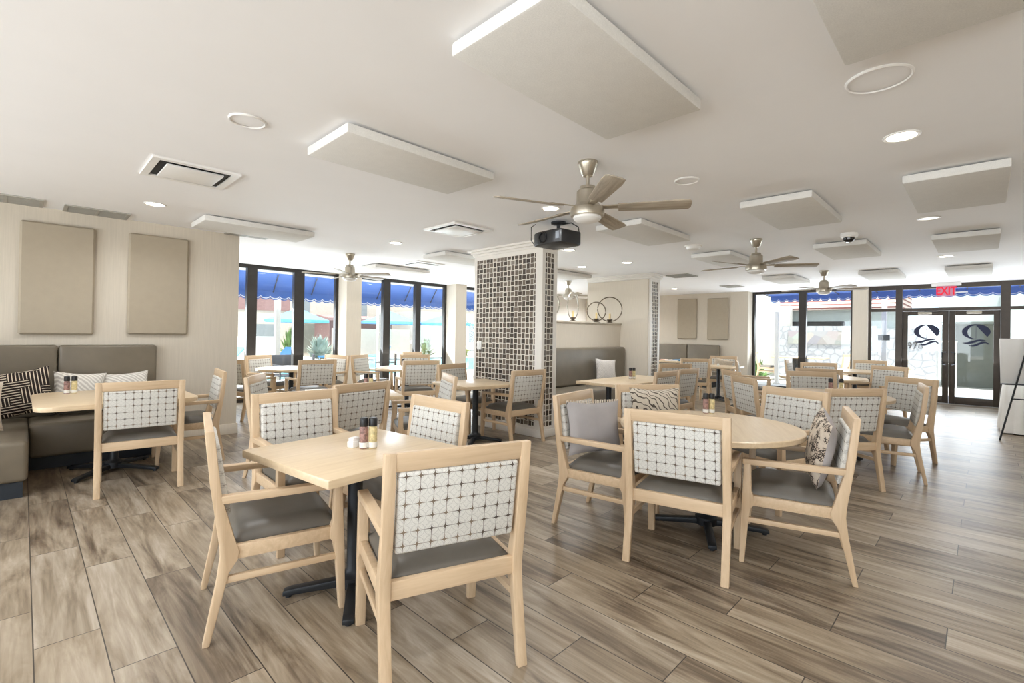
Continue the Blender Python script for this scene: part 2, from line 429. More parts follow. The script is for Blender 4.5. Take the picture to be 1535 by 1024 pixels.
# pool side wall: piers between three glazed bays, plain wall past them
PIER = [(4.79, 5.13), (7.73, 8.09), (10.75, 11.1)]
for k, (a, c) in enumerate(PIER):
    b = bx(a, c, 9.62, YB + .1, 0, CZ)
    struct('wall_pool_pier', b, 'wallpaper_cream')
struct('wall_pool', bx(11.1, XR + .1, YB - .05, YB + .1, 0, CZ), 'white_paint')
def glazed(name, label, axis, plane, spans, z0, z1, mull, depth=0.1, jamb=0.06, sill=0.10):
    """window bay along one axis: frame, mullions and one pane per light"""
    t = sthing(name, label, 'window')
    def bb(u0, u1, z0, z1, d0, d1, bev=0.0):
        return bx(u0, u1, d0, d1, z0, z1, bev) if axis == 'x' else bx(d0, d1, u0, u1, z0, z1, bev)
    u0, u1 = spans; d0, d1 = plane, plane + depth
    f = nb()
    for q in (bb(u0, u1, z1 - .07, z1, d0, d1), bb(u0, u1, z0, z0 + sill, d0, d1), bb(u0, u0 + jamb, z0 + sill, z1 - .07, d0, d1), bb(u1 - jamb, u1, z0 + sill, z1 - .07, d0, d1)): _merge(f, q)
    obj('window_frame', f, 'dark_frame', t)
    edges = [u0 + jamb]
    for (m0, m1) in mull:
        obj('mullion', bb(m0, m1, z0 + sill, z1 - .07, d0 - .02, d1), 'dark_frame', t); edges += [m0, m1]
    edges.append(u1 - jamb)
    for i in range(0, len(edges), 2):
        obj('window_pane', bb(edges[i], edges[i + 1], z0 + sill, z1 - .07, plane + depth * .5, plane + depth * .5 + .006), 'pane_glass', t)
    return t
glazed('window_1', 'tall three part window by the pool beside the beige wall end', 'x', YB, (2.01, 4.79), 0, CZ, [(2.98, 3.15), (3.85, 4.05)])
glazed('window_2', 'tall three part pool window between the two beige piers', 'x', YB, (5.13, 7.73), 0, CZ, [(5.88, 6.06), (6.77, 6.92)])
glazed('window_3', 'pool window seen as a strip beside the mosaic pillar', 'x', YB, (8.09, 10.75), 0, CZ, [(8.95, 9.12), (9.8, 9.95)])
# far wall with panels and booth, then entrance glazing
struct('wall_far', bx(13.8, XR + .15, 4.57, YB - .05, 0, CZ), 'wallpaper_beige', 'beige wall carrying two fabric panels left of the entrance windows', 'wall')
struct('wall_entrance_pier', bx(13.98, XR + .12, 1.97, 2.26, 0, CZ), 'wallpaper_cream')
struct('trim_1', bx(13.76, 13.8, 4.57, YB - .06, 0, 0.13), 'wallpaper_cream')
glazed('window_4', 'two part courtyard window left of the entrance doors', 'y', XR, (2.26, 4.57), 0, CZ, [(3.27, 3.44)])
# entrance storefront
S0, S1 = -2.6, 1.97
t = sthing('window_5', 'dark framed storefront glazing around the entrance doors', 'window')
f = nb()
for (y0, y1) in [(S1 - .05, S1), (1.34, 1.46), (-.39, -.25), (-1.5, -1.4), (S0, S0 + .08)]: box(f, XR - .004, XR + .104, y0, y1, 0, CZ - .001)
for (y0, y1, z0, z1) in [(1.461, 1.919, 2.53, CZ - .001), (-.249, 1.339, 2.53, CZ - .001), (-1.399, -.391, 2.53, CZ - .001), (-2.519, -1.501, 2.53, CZ - .001), (1.461, 1.919, 2.03, 2.1), (-.249, 1.339, 2.03, 2.1), (-1.399, -.391, 2.03, 2.1), (1.461, 1.919, 0, .1), (-1.399, -.391, 0, .1), (-2.519, -1.501, 0, .1)]: box(f, XR, XR + .1, y0, y1, z0, z1)
obj('window_frame', f, 'bronze_frame', t)
for (y0, y1, z0, z1) in [(1.46, S1 - .05, 2.1, 2.53), (-.25, 1.34, 2.1, 2.53), (-1.4, -.39, 2.1, 2.53), (1.46, S1 - .05, .1, 2.03), (-1.4, -.39, .1, 2.03), (S0 + .08, -1.5, .1, 2.53)]:
    obj('window_pane', bx(XR + .05, XR + .056, y0, y1, z0, z1), 'pane_glass', t)
def curve_text(txt, size, depth=0.002, bold=0.0):
    c = bpy.data.curves.new('txt', 'FONT'); c.body = txt; c.size = size; c.extrude = depth; c.offset = bold; c.align_x = 'CENTER'; c.align_y = 'CENTER'
    ob = bpy.data.objects.new('txt', c); COL.objects.link(ob); bpy.context.view_layer.update()
    me = bpy.data.meshes.new_from_object(ob.evaluated_get(bpy.context.evaluated_depsgraph_get()))
    bpy.data.objects.remove(ob); bpy.data.curves.remove(c)
    bm = bmesh.new(); bm.from_mesh(me); bpy.data.meshes.remove(me); return bm
FACE_MX = Matrix(((0, 0, -1, 0), (-1, 0, 0, 0), (0, 1, 0, 0), (0, 0, 0, 1)))   # text x -> -Y, text y -> +Z, normal -> -X
def emblem():
    """ring sail crest with wave strokes, about 1 unit across, drawn in x/y"""
    bm = bmesh.new()
    def strip(A, B):
        va = [bm.verts.new((p[0], p[1], 0)) for p in A]; vb = [bm.verts.new((p[0], p[1], 0)) for p in B]
        for i in range(len(A) - 1): bm.faces.new((va[i], va[i + 1], vb[i + 1], vb[i]))
    def el(a, ax, by, cy): return (ax * math.cos(R(a)), cy + by * math.sin(R(a)))
    strip([el(86 + i * 4.6, .50, .30, .13) for i in range(41)], [el(86 + i * 4.6, .30 - .0 * i, .262, .118) for i in range(41)])    # crescent
    out = [el(90 - i * 2.75, .50, .30, .13) for i in range(41)]; out[-1] = (.40, -.06)
    strip(out, [(.03 + .35 * i / 40, .345 - .405 * i / 40) for i in range(41)])                                                    # sail
    strip([(-.006, .39), (-.006, -.16)], [(.006, .39), (.006, -.16)])                                                              # mast
    for (x0, x1, y0, y1, amp, th) in [(-.47, .33, -.30, -.21, -.03, .085), (-.26, .40, -.40, -.29, -.035, .09), (.36, .47, -.31, -.33, 0, .055)]:
        A, B = [], []
        for i in range(25):
            u = i / 24; x = x0 + (x1 - x0) * u; yy = y0 + (y1 - y0) * u + amp * math.sin(2 * PI * u); w = th * math.sin(PI * (.05 + u * .9)) ** .8
            A.append((x, yy + w / 2)); B.append((x, yy - w / 2))
        strip(A, B)
    ex = bmesh.ops.extrude_face_region(bm, geom=list(bm.faces))
    bmesh.ops.translate(bm, vec=(0, 0, 0.002), verts=[v for v in ex['geom'] if isinstance(v, bmesh.types.BMVert)])
    return bm
def door(name, label, y0, y1, hand):
    t = sthing(name, label, 'door')
    f = nb(); z1 = 2.03
    for (a, c, p, q) in [(y0 + .1005, y1 - .1005, 1.93, z1 - .005), (y0 + .1005, y1 - .1005, 0.01, .16), (y0, y0 + .1, .01, z1 - .005), (y1 - .1, y1, .01, z1 - .005)]: box(f, XR + .02, XR + .08, a, c, p, q, 0.002)
    obj('door_frame', f, 'bronze_frame', t)
    obj('door_pane', bx(XR + .047, XR + .053, y0 + .1, y1 - .1, .16, 1.93), 'pane_glass', t)
    yh = y0 + .05 if hand > 0 else y1 - .05; s = 1 if hand > 0 else -1
    h = tube(nb(), [(XR + .02, yh, .86), (XR - .05, yh, .86), (XR - .06, yh + s * .05, .87), (XR - .06, yh + s * .05, 1.12), (XR - .05, yh, 1.13), (XR + .02, yh, 1.13)], .014)
    obj('door_handle', h, 'black_metal', t)
    e = emblem(); yc = (y0 + y1) / 2
    bmesh.ops.transform(e, matrix=Matrix.Translation((XR + .046, yc - .03, 1.50)) @ FACE_MX @ Matrix.Diagonal((0.44, 0.54, 1, 1)), verts=e.verts)
    obj('emblem_decal', e, 'navy_decal', t)
    obj('door_closer', bx(XR - .04, XR + .02, yc - .12, yc + .12, 1.955, 2.005, .01), 'nickel', t)
door('door_1', 'left leaf of the glass entrance doors with navy crest', .548, 1.338, 1)
door('door_2', 'right leaf of the glass entrance doors with navy crest', -.248, .542, -1)
# unseen walls: plain, with wide openings that let daylight in behind the photographer
def wall_with_openings(name, axis, p0, p1, u0, u1, holes, mat):
    b = nb(); z0, z1 = 0.5, 2.4
    def seg(a, c, q, r):
        if axis == 'x': box(b, a, c, p0, p1, q, r)
        else: box(b, p0, p1, a, c, q, r)
    seg(u0, u1, 0, z0); seg(u0, u1, z1, CZ); e = u0
    for (a, c) in holes: seg(e, a, z0, z1); e = c
    seg(e, u1, z0, z1); struct(name, b, mat)
wall_with_openings('wall_rear', 'y', XL - .15, XL, YF, LW, [(-3.2, -.6), (0, 2.8), (3.4, 6.2)], 'wallpaper_cream')
wall_with_openings('wall_side', 'x', YF - .15, YF, XL, XR, [(-3, -.4)], 'wallpaper_cream')
struct('wall_entrance', bx(XR, XR + .12, YF, S0, 0, CZ), 'wallpaper_cream')

# mosaic clad pillar wall, half wall, alcove end wall
def clad(name, label, x0, x1, y0, y1, tile_side):
    t = sthing(name, label, 'pillar')
    b = bx(x0 + .012, x1, y0 + .012, y1, 0, CZ); obj('pillar_core', b, 'trim_white', t)
    fr = nb()
    if tile_side:
        for (a, c, p, q) in [(y0 + .014, y0 + .12, .1405, 2.4695), (y1 - .055, y1 - .001, .1405, 2.4695), (y0 + .014, y1 - .001, .101, .14), (y0 + .014, y1 - .001, 2.47, 2.53)]: box(fr, x0, x0 + .013, a, c, p, q)
        obj('mosaic_panel', bx(x0 + .006, x0 + .013, y0 + .12, y1 - .055, .14, 2.47), 'mosaic_y', t)
    for (a, c, p, q) in [(x0, x0 + .06, .1405, 2.4695), (x1 - .075, x1 - .001, .1405, 2.4695), (x0, x1 - .001, .101, .14), (x0, x1 - .001, 2.47, 2.53)]: box(fr, a, c, y0, y0 + .013, p, q)
    obj('pillar_trim', fr, 'trim_white', t)
    obj('mosaic_panel', bx(x0 + .06, x1 - .075, y0 + .006, y0 + .013, .14, 2.47), 'mosaic_x', t)
    cr = nb()
    for k, (h, d) in enumerate([(2.53, .02), (2.566, .045), (2.601, .085)]): box(cr, x0 - d, x1 + d, y0 - d, y1 + (d if tile_side else 0), h, CZ - .0005 if k == 2 else h + .035, .004)
    obj('crown_molding', cr, 'trim_white', t)
    obj('pillar_base', bx(x0 - .01, x1 + .01, y0 - .01, y1 + .005, 0, .1, .004), 'trim_white', t)
    return t
clad('wall_pillar', 'wide pillar clad in dark basketweave mosaic with white trim', 4.82, 5.13, 4.18, 5.55, True)
t = clad('wall_alcove', 'cream alcove end wall with a narrow mosaic strip on its edge', 8.785, 9.16, 4.75, 6.28, False)
obj('paper_face', bx(8.775, 8.80, 4.80, 6.28, .1, 2.52), 'wallpaper_cream', t)
t = sthing('wall_half', 'cream half wall with ledge behind the alcove booth', 'wall')
obj('half_wall_core', bx(5.13, 8.775, 5.43, 5.60, 0, 1.60), 'wallpaper_cream', t)
obj('ledge_cap', bx(5.13, 8.775, 5.40, 5.64, 1.60, 1.63, .005), 'wallpaper_beige', t)

# ------------------------------------------------------------------ chairs
def chair_proto(name, arms):
    t = thing(name, 'x', 'chair')
    for s in (-1, 1):
        x0, x1 = sorted((s * .300, s * .256))
        rear = [(-.300, 0), (-.273, 0), (-.205, .30), (-.172, .352), (-.165, .385), (-.180, .43), (-.236, .635), (-.270, .93), (-.305, .93), (-.283, .70), (-.243, .42), (-.240, .37), (-.252, .27)]
        obj('leg', prism(nb(), rear, x0, x1, 'x', .004), 'maple_frame', t)
        zt = .606 if arms else .425
        front = [(.270, 0), (.297, 0), (.290, .30), (.284, .40), (.276, zt), (.238, zt), (.234, .44), (.222, .41), (.218, .36), (.236, .335), (.248, .27)]
        obj('leg', prism(nb(), front, x0, x1, 'x', .004), 'maple_frame', t)
        if arms:
            obj('armrest', prism(nb(), [(-.238, .606), (.284, .598), (.284, .632), (-.243, .640)], x0 - (.004 if s > 0 else 0), x1 + (.004 if s < 0 else 0), 'x', .005), 'maple_arm', t)
        a0, a1 = sorted((s * .290, s * .266))
        obj('stretcher', prism(nb(), [(-.222, .252), (.262, .248), (.262, .278), (-.228, .282)], a0, a1, 'x', .003), 'maple_arm', t)
    f = nb()
    for s in (-1, 1):
        a0, a1 = sorted((s * .292, s * .262)); box(f, a0, a1, -.19, .235, .352, .414, .003)
    box(f, -.265, .265, .238, .268, .352, .412, .003); box(f, -.265, .265, -.232, -.204, .358, .43, .003)
    obj('seat_frame', f, 'maple_rail', t)
    # cushion with a crowned top
    s = bmesh.new(); n = 10; g = {}
    bmesh.ops.create_grid(s, x_segments=12, y_segments=12, size=.5)
    for v in s.verts:
        u, w = v.co.x * 2, v.co.y * 2; k = max(0, (1 - abs(u) ** 5) * (1 - abs(w) ** 5)) ** .4
        v.co = (u * .254, .032 + w * (.236 - .010 * u * u), .43 + .052 * k)
    ex = bmesh.ops.extrude_face_region(s, geom=list(s.faces))
    for v in [q for q in ex['geom'] if isinstance(q, bmesh.types.BMVert)]: v.co.z = .402
    bmesh.ops.recalc_face_normals(s, faces=s.faces)
    for v in s.verts:                    # keep clear of the raked posts
        if v.co.y < -.17 and abs(v.co.x) > .25: v.co.x *= .99
    obj('seat', s, 'seat_vinyl', t, 50)
    def lean(z): return -.2875 + (0.93 - z) * .155
    tr = prism(nb(), [(lean(.858) - .017, .858), (lean(.858) + .017, .858), (lean(.93) + .017, .93), (lean(.93) - .017, .93)], -.258, .258, 'x', .004)
    obj('top_rail', tr, 'maple_rail', t)
    pb = nb(); d = math.atan(.155)
    box(pb, -.247, .247, -.026, .026, -.163, .163, .014, 3, Matrix.Translation((0, lean(.698) + .004, .698)) @ Matrix.Rotation(d, 4, 'X'))
    obj('backrest', pb, 'star_fabric', t)
    return t
protoA = chair_proto('dining_chair', True); protoB = chair_proto('side_chair', False)
used = {'A': False, 'B': False}
def chair(x, y, th, label, group, kind='A'):
    p = protoA if kind == 'A' else protoB
    o = p if not used[kind] else copy_tree(p)
    used[kind] = True
    o.location = (x, y, 0); o.rotation_euler = (0, 0, R(th - 90)); tag(o, label, 'chair', group); return o

# ------------------------------------------------------------------ tables
def base_parts(t, cx, cy, rot, reach=.34, z_top=.71):
    c = lathe(nb(), [(.075, .062), (.075, .085), (.052, .10), (.038, .12), (.038, z_top - .03), (.12, z_top - .02), (.12, z_top)], 24, Matrix.Translation((cx, cy, 0)))
    obj('column', c, 'black_metal', t)
    hub = cyl(nb(), cx, cy, .03, .07, .07); hb = obj('base', hub, 'black_metal', t)
    for k in range(4):
        m = Matrix.Translation((cx, cy, 0)) @ Matrix.Rotation(rot + k * PI / 2, 4, 'Z')
        f = prism(nb(), [(.0, .03), (.0, .075), (.08, .07), (reach - .03, .045), (reach + .005, .035), (reach + .005, .012), (reach - .03, .015), (.08, .03)], -.026, .026, 'y', .004, m)
        cyl_m = m @ Matrix.Translation((reach - .02, 0, 0)); lathe(f, [(.016, 0), (.016, .02)], 10, cyl_m)
        obj('foot', f, 'black_metal', hb)
def square_table(x, y, rot, label, group, sx=.81, sy=.81, bases=((0, 0),), corner=.006, frot=45, reach=.34):
    t = thing('square_table' if sx == sy else 'booth_table', label, 'table', (x, y, 0), R(rot), group)
    if corner < .02: b = bx(-sx / 2, sx / 2, -sy / 2, sy / 2, .71, .75, corner)
    else:
        pts = []
        for (qx, qy, a0) in ((1, 1, 0), (-1, 1, 90), (-1, -1, 180), (1, -1, 270)):
            for k in range(7):
                an = R(a0 + 15 * k); pts.append((qx * (sx / 2 - corner) + corner * math.cos(an), qy * (sy / 2 - corner) + corner * math.sin(an)))
        b = prism(nb(), pts, .71, .75, 'z', .004)
    obj('tabletop', b, 'maple_top', t)
    for (px, py) in bases: base_parts(t, px, py, R(frot), reach)
    return t
def round_table(x, y, r, label, group, rot=45):
    t = thing('round_table', label, 'table', (x, y, 0), R(rot), group)
    obj('tabletop', lathe(nb(), [(0, .71), (r - .008, .71), (r, .716), (r, .744), (r - .008, .75), (0, .75)], 72), 'maple_top', t)
    base_parts(t, 0, 0, 0, .40); return t

# ------------------------------------------------------------------ table top things
def shaker(x, y, z, pepper, label, group):
    t = thing('pepper_shaker' if pepper else 'salt_shaker', label, 'shaker', (x, y, z), random.uniform(0, 6), group)
    obj('bottle', lathe(nb(), [(.020, 0), (.0225, .004), (.0225, .108), (.018, .118)], 18), 'pepper_label' if pepper else 'salt_label', t)
    obj('cap', lathe(nb(), [(.0215, .118), (.0225, .122), (.0225, .155), (.019, .163), (0, .164)], 18), 'black_plastic', t)
    obj('band', lathe(nb(), [(.0228, .006), (.0232, .01), (.0232, .03), (.0228, .034)], 18, None, False), 'clear_salt', t)
def packets(x, y, z, label):
    t = thing('sugar_caddy', label, 'caddy', (x, y, z), .3, 'sugar caddies on the tables')
    obj('tray', bx(-.03, .03, -.022, .022, 0, .035, .004), 'plate_white', t)
    for k in range(4): obj('packet', bx(-.024, .024, -.017 + k * .0095, -.011 + k * .0095, .035, .052, .001), 'paper_white', t)

# --- front square table and its four chairs
G1 = 'chairs around the front square table'
square_table(1.255, 2.385, 6.5, 'square maple table nearest the camera with black cross base', 'square maple tables', frot=52)
chair(1.30, 1.72, 71, 'large maple armchair nearest the camera, seen from behind with star fabric back', G1)
chair(0.915, 2.61, -12, 'maple armchair seen in profile left of the nearest square table', G1)
chair(1.40, 3.30, -92, 'maple armchair facing us across the nearest square table, far left side', G1)
chair(1.70, 2.63, 181, 'maple armchair facing left at the right edge of the nearest square table', G1)
GS = 'shakers on the tables'
shaker(1.285, 2.36, .75, False, 'salt shaker with striped label on the nearest square table', GS)
shaker(1.325, 2.335, .75, True, 'pepper shaker with yellow label on the nearest square table', GS)
packets(1.262, 2.42, .75, 'small white caddy of sugar packets beside the nearest shakers')
# --- second square table behind it
G2 = 'chairs around the second square table'
square_table(2.38, 4.62, 71, 'second square maple table behind the front one, half hidden by chair backs', 'square maple tables', .85, .85)
chair(2.03, 4.13, 101, 'maple armchair back just behind the nearest square table, under two black shaker caps', G2)
chair(1.86, 4.98, -33, 'pale lit armchair turned right at the left side of the second square table', G2)
chair(2.95, 4.20, 155, 'armchair with glaring top rail turned left near the tiled pillar table', G2)
shaker(2.66, 4.86, .75, False, 'left black capped shaker on the second square table', GS)
shaker(2.705, 4.83, .75, True, 'right black capped shaker on the second square table', GS)
# --- round table by first pool window
G3 = 'chairs around the round table at the first pool window'
round_table(3.2, 8.38, .54, 'round maple table glinting in front of the first pool window', 'round maple tables')
chair(2.50, 8.30, 20, 'armchair cut off by the beige wall end, first pool window', G3)
chair(3.12, 9.05, -60, 'armchair facing us behind the round table at the first pool window', G3)
chair(3.25, 7.72, 89, 'dark shaded armchair back in front of the first pool window', G3)
chair(3.92, 8.66, -160, 'armchair right of the round table at the first pool window', G3)
# --- round table by second pool window
G4 = 'chairs around the round table at the second pool window'
round_table(4.87, 7.42, .55, 'round maple table in front of the second pool window', 'round maple tables')
chair(4.60, 6.72, 70, 'dark shaded armchair back in front of the second pool window', G4)
chair(4.75, 8.42, -58, 'pale armchair facing us left of the second pool window table', G4)
chair(5.50, 8.05, -118, 'armchair beyond the round table, partly hidden by the dark chair back', G4)
chair(6.38, 9.15, -80, 'farthest armchair pushed toward the second pool window', G4)
shaker(4.70, 7.30, .75, False, 'tiny shaker on the round table at the second pool window', GS)
# --- square table at the pillar
G5 = 'chairs at the pillar table'
square_table(4.06, 4.62, -7, 'square maple table pushed beside the mosaic pillar', 'square maple tables', frot=45)
chair(4.46, 4.34, 88, 'armchair standing right in front of the mosaic pillar, seen from behind', G5)
chair(4.44, 5.24, -80, 'armchair facing us on the far side of the pillar table', G5)
# --- nearest round table
G6 = 'chairs around the nearest round table'
round_table(3.47, 1.417, .61, 'large round maple table nearest the camera with black cross base', 'round maple tables', 28)
chair(2.94, 1.34, 13, 'armchair with its back to us in front of the nearest round table', G6)
chair(3.46, .85, 105, 'armchair in profile at the right of the nearest round table holding a snakeskin cushion', G6)
chair(3.06, 1.99, -81, 'armchair holding a plain grey cushion left of the nearest round table', G6)
chair(3.84, 1.98, -130, 'armchair holding a swirl patterned cushion behind the nearest round table', G6)
chair(4.47, 1.28, 159, 'armchair with pale top rail facing left behind the nearest round table', G6)
shaker(3.93, 1.62, .75, False, 'left shaker standing on the nearest round table', GS)
shaker(3.965, 1.585, .75, True, 'right shaker standing on the nearest round table', GS)
# --- second round table on the right
G7 = 'chairs around the second round table'
round_table(6.40, 1.27, .62, 'second round maple table, behind the dark chair back on the right', 'round maple tables')
chair(5.43, 1.04, 52, 'shaded armchair back between the two round tables on the right', G7)
chair(6.27, .71, 99, 'armless maple side chair at the aisle, nearest the entrance doors', G7, 'B')
chair(7.10, .77, 146, 'chair facing us behind the armless aisle chair', G7, 'B')
chair(5.92, 1.73, -47, 'armchair back at the left edge of the second round table', G7)
chair(6.85, 2.20, -49, 'armchair standing directly behind the left chair of the second round table', G7)
chair(7.26, 1.54, -152, 'armchair facing us across the second round table, behind black shaker caps', G7)
shaker(6.60, 1.27, .75, False, 'left black capped shaker on the second round table', GS)
shaker(6.69, 1.18, .75, True, 'right black capped shaker on the second round table', GS)
# --- third round table
G8 = 'chairs around the third round table'
round_table(9.25, 1.9, .62, 'third round maple table with bright top below the courtyard window', 'round maple tables')
chair(8.60, 1.80, 10, 'armchair back with a white lit edge before the third round table', G8)
chair(10.20, 2.08, -154, 'armchair facing us behind the third round table', G8)
chair(10.05, 1.28, 150, 'armchair turned left at the right edge of the third round table', G8)
chair(9.75, 3.12, -72, 'narrow looking chair seen from its side below the courtyard window', G8)
G9 = 'chairs around the fourth round table'
round_table(11.75, 1.85, .6, 'small bright topped round table close to the entrance pier', 'round maple tables')
chair(11.35, 2.66, -85, 'armchair facing us left of the small round table by the entrance pier', G9)
chair(12.55, 1.75, 180, 'farthest armchair against the entrance pier', G9)
# --- alcove booth tables
GA = 'chairs along the alcove table'
square_table(6.12, 3.60, 0, 'long maple table in front of the alcove booth', 'booth tables', 1.64, .74, ((-.42, .1), (.42, .1)), .006, 45, .28)
chair(5.77, 3.17, 90, 'left one of two side by side armchairs at the alcove table', GA)
chair(6.53, 3.22, 88, 'right one of two side by side armchairs at the alcove table', GA)
chair(7.75, 3.88, 57, 'armchair behind the side by side pair, at the end of the alcove', GA)
shaker(6.20, 3.66, .75, False, 'left shaker of the dark pair on the alcove table', GS)
shaker(6.245, 3.63, .75, True, 'right shaker of the dark pair on the alcove table', GS)
# --- far booth tables
GB = 'chairs at the far booth'
square_table(10.72, 4.15, 0, 'square maple table in front of the far beige wall', 'square maple tables')
chair(9.95, 4.42, 40, 'armchair back at the left of the far square table', GB)
chair(11.50, 4.37, 195, 'armchair holding a triangular looking cushion at the far wall', GB)
shaker(10.52, 4.30, .75, True, 'dark shaker on the far square table', GS)
packets(10.72, 4.16, .75, 'white sugar caddy on the far square table')
square_table(12.1, 5.75, 0, 'far booth table holding a blue folder and papers', 'booth tables', .9, .8)
tag(obj('folder', bx(11.82, 12.02, 5.50, 5.75, .752, .79, .004), 'book_blue'), 'blue folder lying on the far booth table', 'folder')
tag(obj('plate', lathe(nb(), [(0, .752), (.07, .754), (.11, .775), (.107, .778), (.06, .76), (0, .758)], 24, Matrix.Translation((11.85, 6.0, 0))), 'book_pink'), 'pink round dish at the left on the far booth table', 'plate')
tag(obj('paper_stack', bx(11.70, 11.80, 5.58, 5.9, .752, .78, .002), 'paper_white'), 'white stack of papers beside the blue folder', 'papers')
# --- left booth table
GL = 'chairs at the left booth'
t = square_table(.615, 5.74, 0, 'rounded maple booth table at the left, before the banquette', 'booth tables', 1.1, 1.2, ((.02, .25),), .14, 45, .42)
chair(.74, 5.31, 84, 'armchair with its back to us at the left booth table', GL)
chair(1.25, 6.02, 174, 'armchair in profile between the left booth table and the beige wall', GL)
shaker(.30, 6.15, .75, False, 'left black capped shaker on the left booth table', GS)
shaker(.352, 6.15, .75, True, 'right black capped shaker on the left booth table', GS)

# ------------------------------------------------------------------ banquettes
def cushion_box(x0, x1, y0, y1, z0, z1, bev=.03): return bx(x0, x1, y0, y1, z0, z1, bev, 4)
t = thing('banquette', 'taupe vinyl corner banquette along the beige left wall', 'banquette', (0, LW, 0))
obj('backrest', cushion_box(.27, 1.115, -.14, -.012, .44, 1.185), 'banquette_vinyl', t)
obj('backrest', cushion_box(-.95, .262, -.14, -.012, .44, 1.187), 'banquette_vinyl', t)
obj('backrest', cushion_box(-.95, -.80, -1.6, -.145, .44, 1.187), 'banquette_vinyl', t)
obj('seat_cushion', cushion_box(.055, 1.115, -.72, -.145, .13, .455, .035), 'banquette_vinyl', t)
obj('seat_cushion', cushion_box(-.795, .05, -1.62, -.145, .13, .455, .035), 'banquette_vinyl', t)
k = nb(); box(k, .03, 1.08, -.62, -.05, 0, .128); box(k, -.78, .02, -1.585, -.05, 0, .128)
obj('toe_kick', k, 'toe_kick', t)
t = thing('banquette', 'taupe vinyl bench filling the alcove between mosaic pillar and cream wall', 'banquette', (5.2, 5.42, 0))
obj('backrest', cushion_box(0, 3.545, -.15, -.005, .44, 1.15, .06), 'banquette_vinyl', t)
obj('seat_cushion', cushion_box(0, 3.545, -.75, -.152, .13, .46, .035), 'banquette_vinyl', t)
obj('toe_kick', bx(.02, 3.52, -.68, -.05, 0, .128), 'toe_kick', t)
t = thing('banquette', 'taupe vinyl bench under the two fabric panels on the far wall', 'banquette', (13.75, 5.2, 0))
obj('backrest', cushion_box(-.14, -.005, .08, .98, .44, 1.16, .03), 'banquette_vinyl', t)
obj('backrest', cushion_box(-.14, -.005, .99, 2.6, .44, 1.16, .03), 'banquette_vinyl', t)
obj('seat_cushion', cushion_box(-.75, -.145, .08, 2.6, .13, .46, .035), 'banquette_vinyl', t)
obj('toe_kick', bx(-.68, -.05, .1, 2.58, 0, .128), 'toe_kick', t)

# ------------------------------------------------------------------ cushions
def cushion(label, w, h, th, loc, yaw, lean, roll, mat, back=None, fringe=None, group=None):
    """faces local -y; yaw turns it, lean tips its top backward"""
    mx = Matrix.Translation(loc) @ Matrix.Rotation(yaw, 4, 'Z') @ Matrix.Rotation(-lean, 4, 'X') @ Matrix.Rotation(roll, 4, 'Y')
    t = bpy.data.objects.new('throw_cushion', None); COL.objects.link(t); t.matrix_world = mx; t.empty_display_size = .1
    tag(t, label, 'cushion', group)
    p = obj('cushion_body', pillow_bm(w, h, th), mat, t, 60)
    if back:
        p.data.materials.append(M[back])
        for q in p.data.polygons:
            if q.center.y > 0.0: q.material_index = 1
    if fringe:
        f = nb()
        for i in range(30):
            u = -w / 2 + w * (i + .5) / 30
            tube(f, [(u, 0, h / 2 - .012 - .008 * (1 - (2 * u / w) ** 2)), (u + .004, random.uniform(-.006, .006), h / 2 + random.uniform(.004, .010))], .004, 5)
        obj('fringe', f, fringe, t)
    return t
# left booth: yaw 0 faces -Y
cushion('dark brown cushion with cream maze pattern on the left banquette', .46, .46, .15, (.0, 6.64, .73), R(-6), R(14), R(-10), 'maze_fabric', group='cushions on the left banquette')
cushion('right one of the two pale ribbed cushions on the left banquette', .42, .38, .12, (.82, 6.80, .70), R(-2), R(15), R(-4), 'diamond_fabric', group='cushions on the left banquette')
cushion('left one of the two pale ribbed cushions on the left banquette', .42, .40, .12, (.42, 6.77, .71), R(-2), R(15), R(5), 'diamond_fabric', group='cushions on the left banquette')
cushion('cream cushion cut off by the left photo edge on the banquette', .44, .44, .16, (-.30, 5.98, .71), R(30), R(16), R(8), 'cushion_cream', group='cushions on the left banquette')
# chair cushions
def on_chair(cx, cy, th, dx, dy, z, w, h, t, lean, roll, mat, label, back=None, fringe=None, turn=0):
    f = Vector((math.cos(R(th)), math.sin(R(th)))); r = Vector((f.y, -f.x))
    p = Vector((cx, cy)) + f * dy + r * dx
    return cushion(label, w, h, t, (p.x, p.y, z), R(th + 90 + turn), R(lean), R(roll), mat, back, fringe, 'cushions on chairs')
on_chair(3.06, 1.99, -81, .03, -.095, .685, .50, .39, .11, 10, 2, 'cushion_grey', 'plain grey cushion with fringed top on the chair left of the nearest round table', None, 'cushion_cream', -26)
on_chair(3.46, .85, 105, -.02, -.13, .705, .42, .42, .12, 9, 10, 'snake_fabric', 'snakeskin and grey cushion on the right chair of the nearest round table', 'cushion_grey', None, 5)
on_chair(3.84, 1.98, -130, .0, -.085, .715, .46, .42, .12, 12, 0, 'agate_fabric', 'swirl patterned cushion on the chair behind the nearest round table', 'cushion_cream')
on_chair(11.50, 4.37, 195, .0, -.09, .70, .42, .34, .11, 10, 12, 'cushion_beige', 'beige cushion tipped on the chair at the far square table')
cushion('pale grey cushion leaning on the alcove bench beside the table', .44, .46, .14, (7.72, 5.08, .71), R(-26), R(14), R(4), 'rib_fabric', group='cushions on the alcove bench')
cushion('speckled cushion beside the mosaic pillar on the alcove bench', .42, .42, .14, (5.62, 5.13, .69), R(-4), R(14), R(6), 'speckle_fabric', group='cushions on the alcove bench')

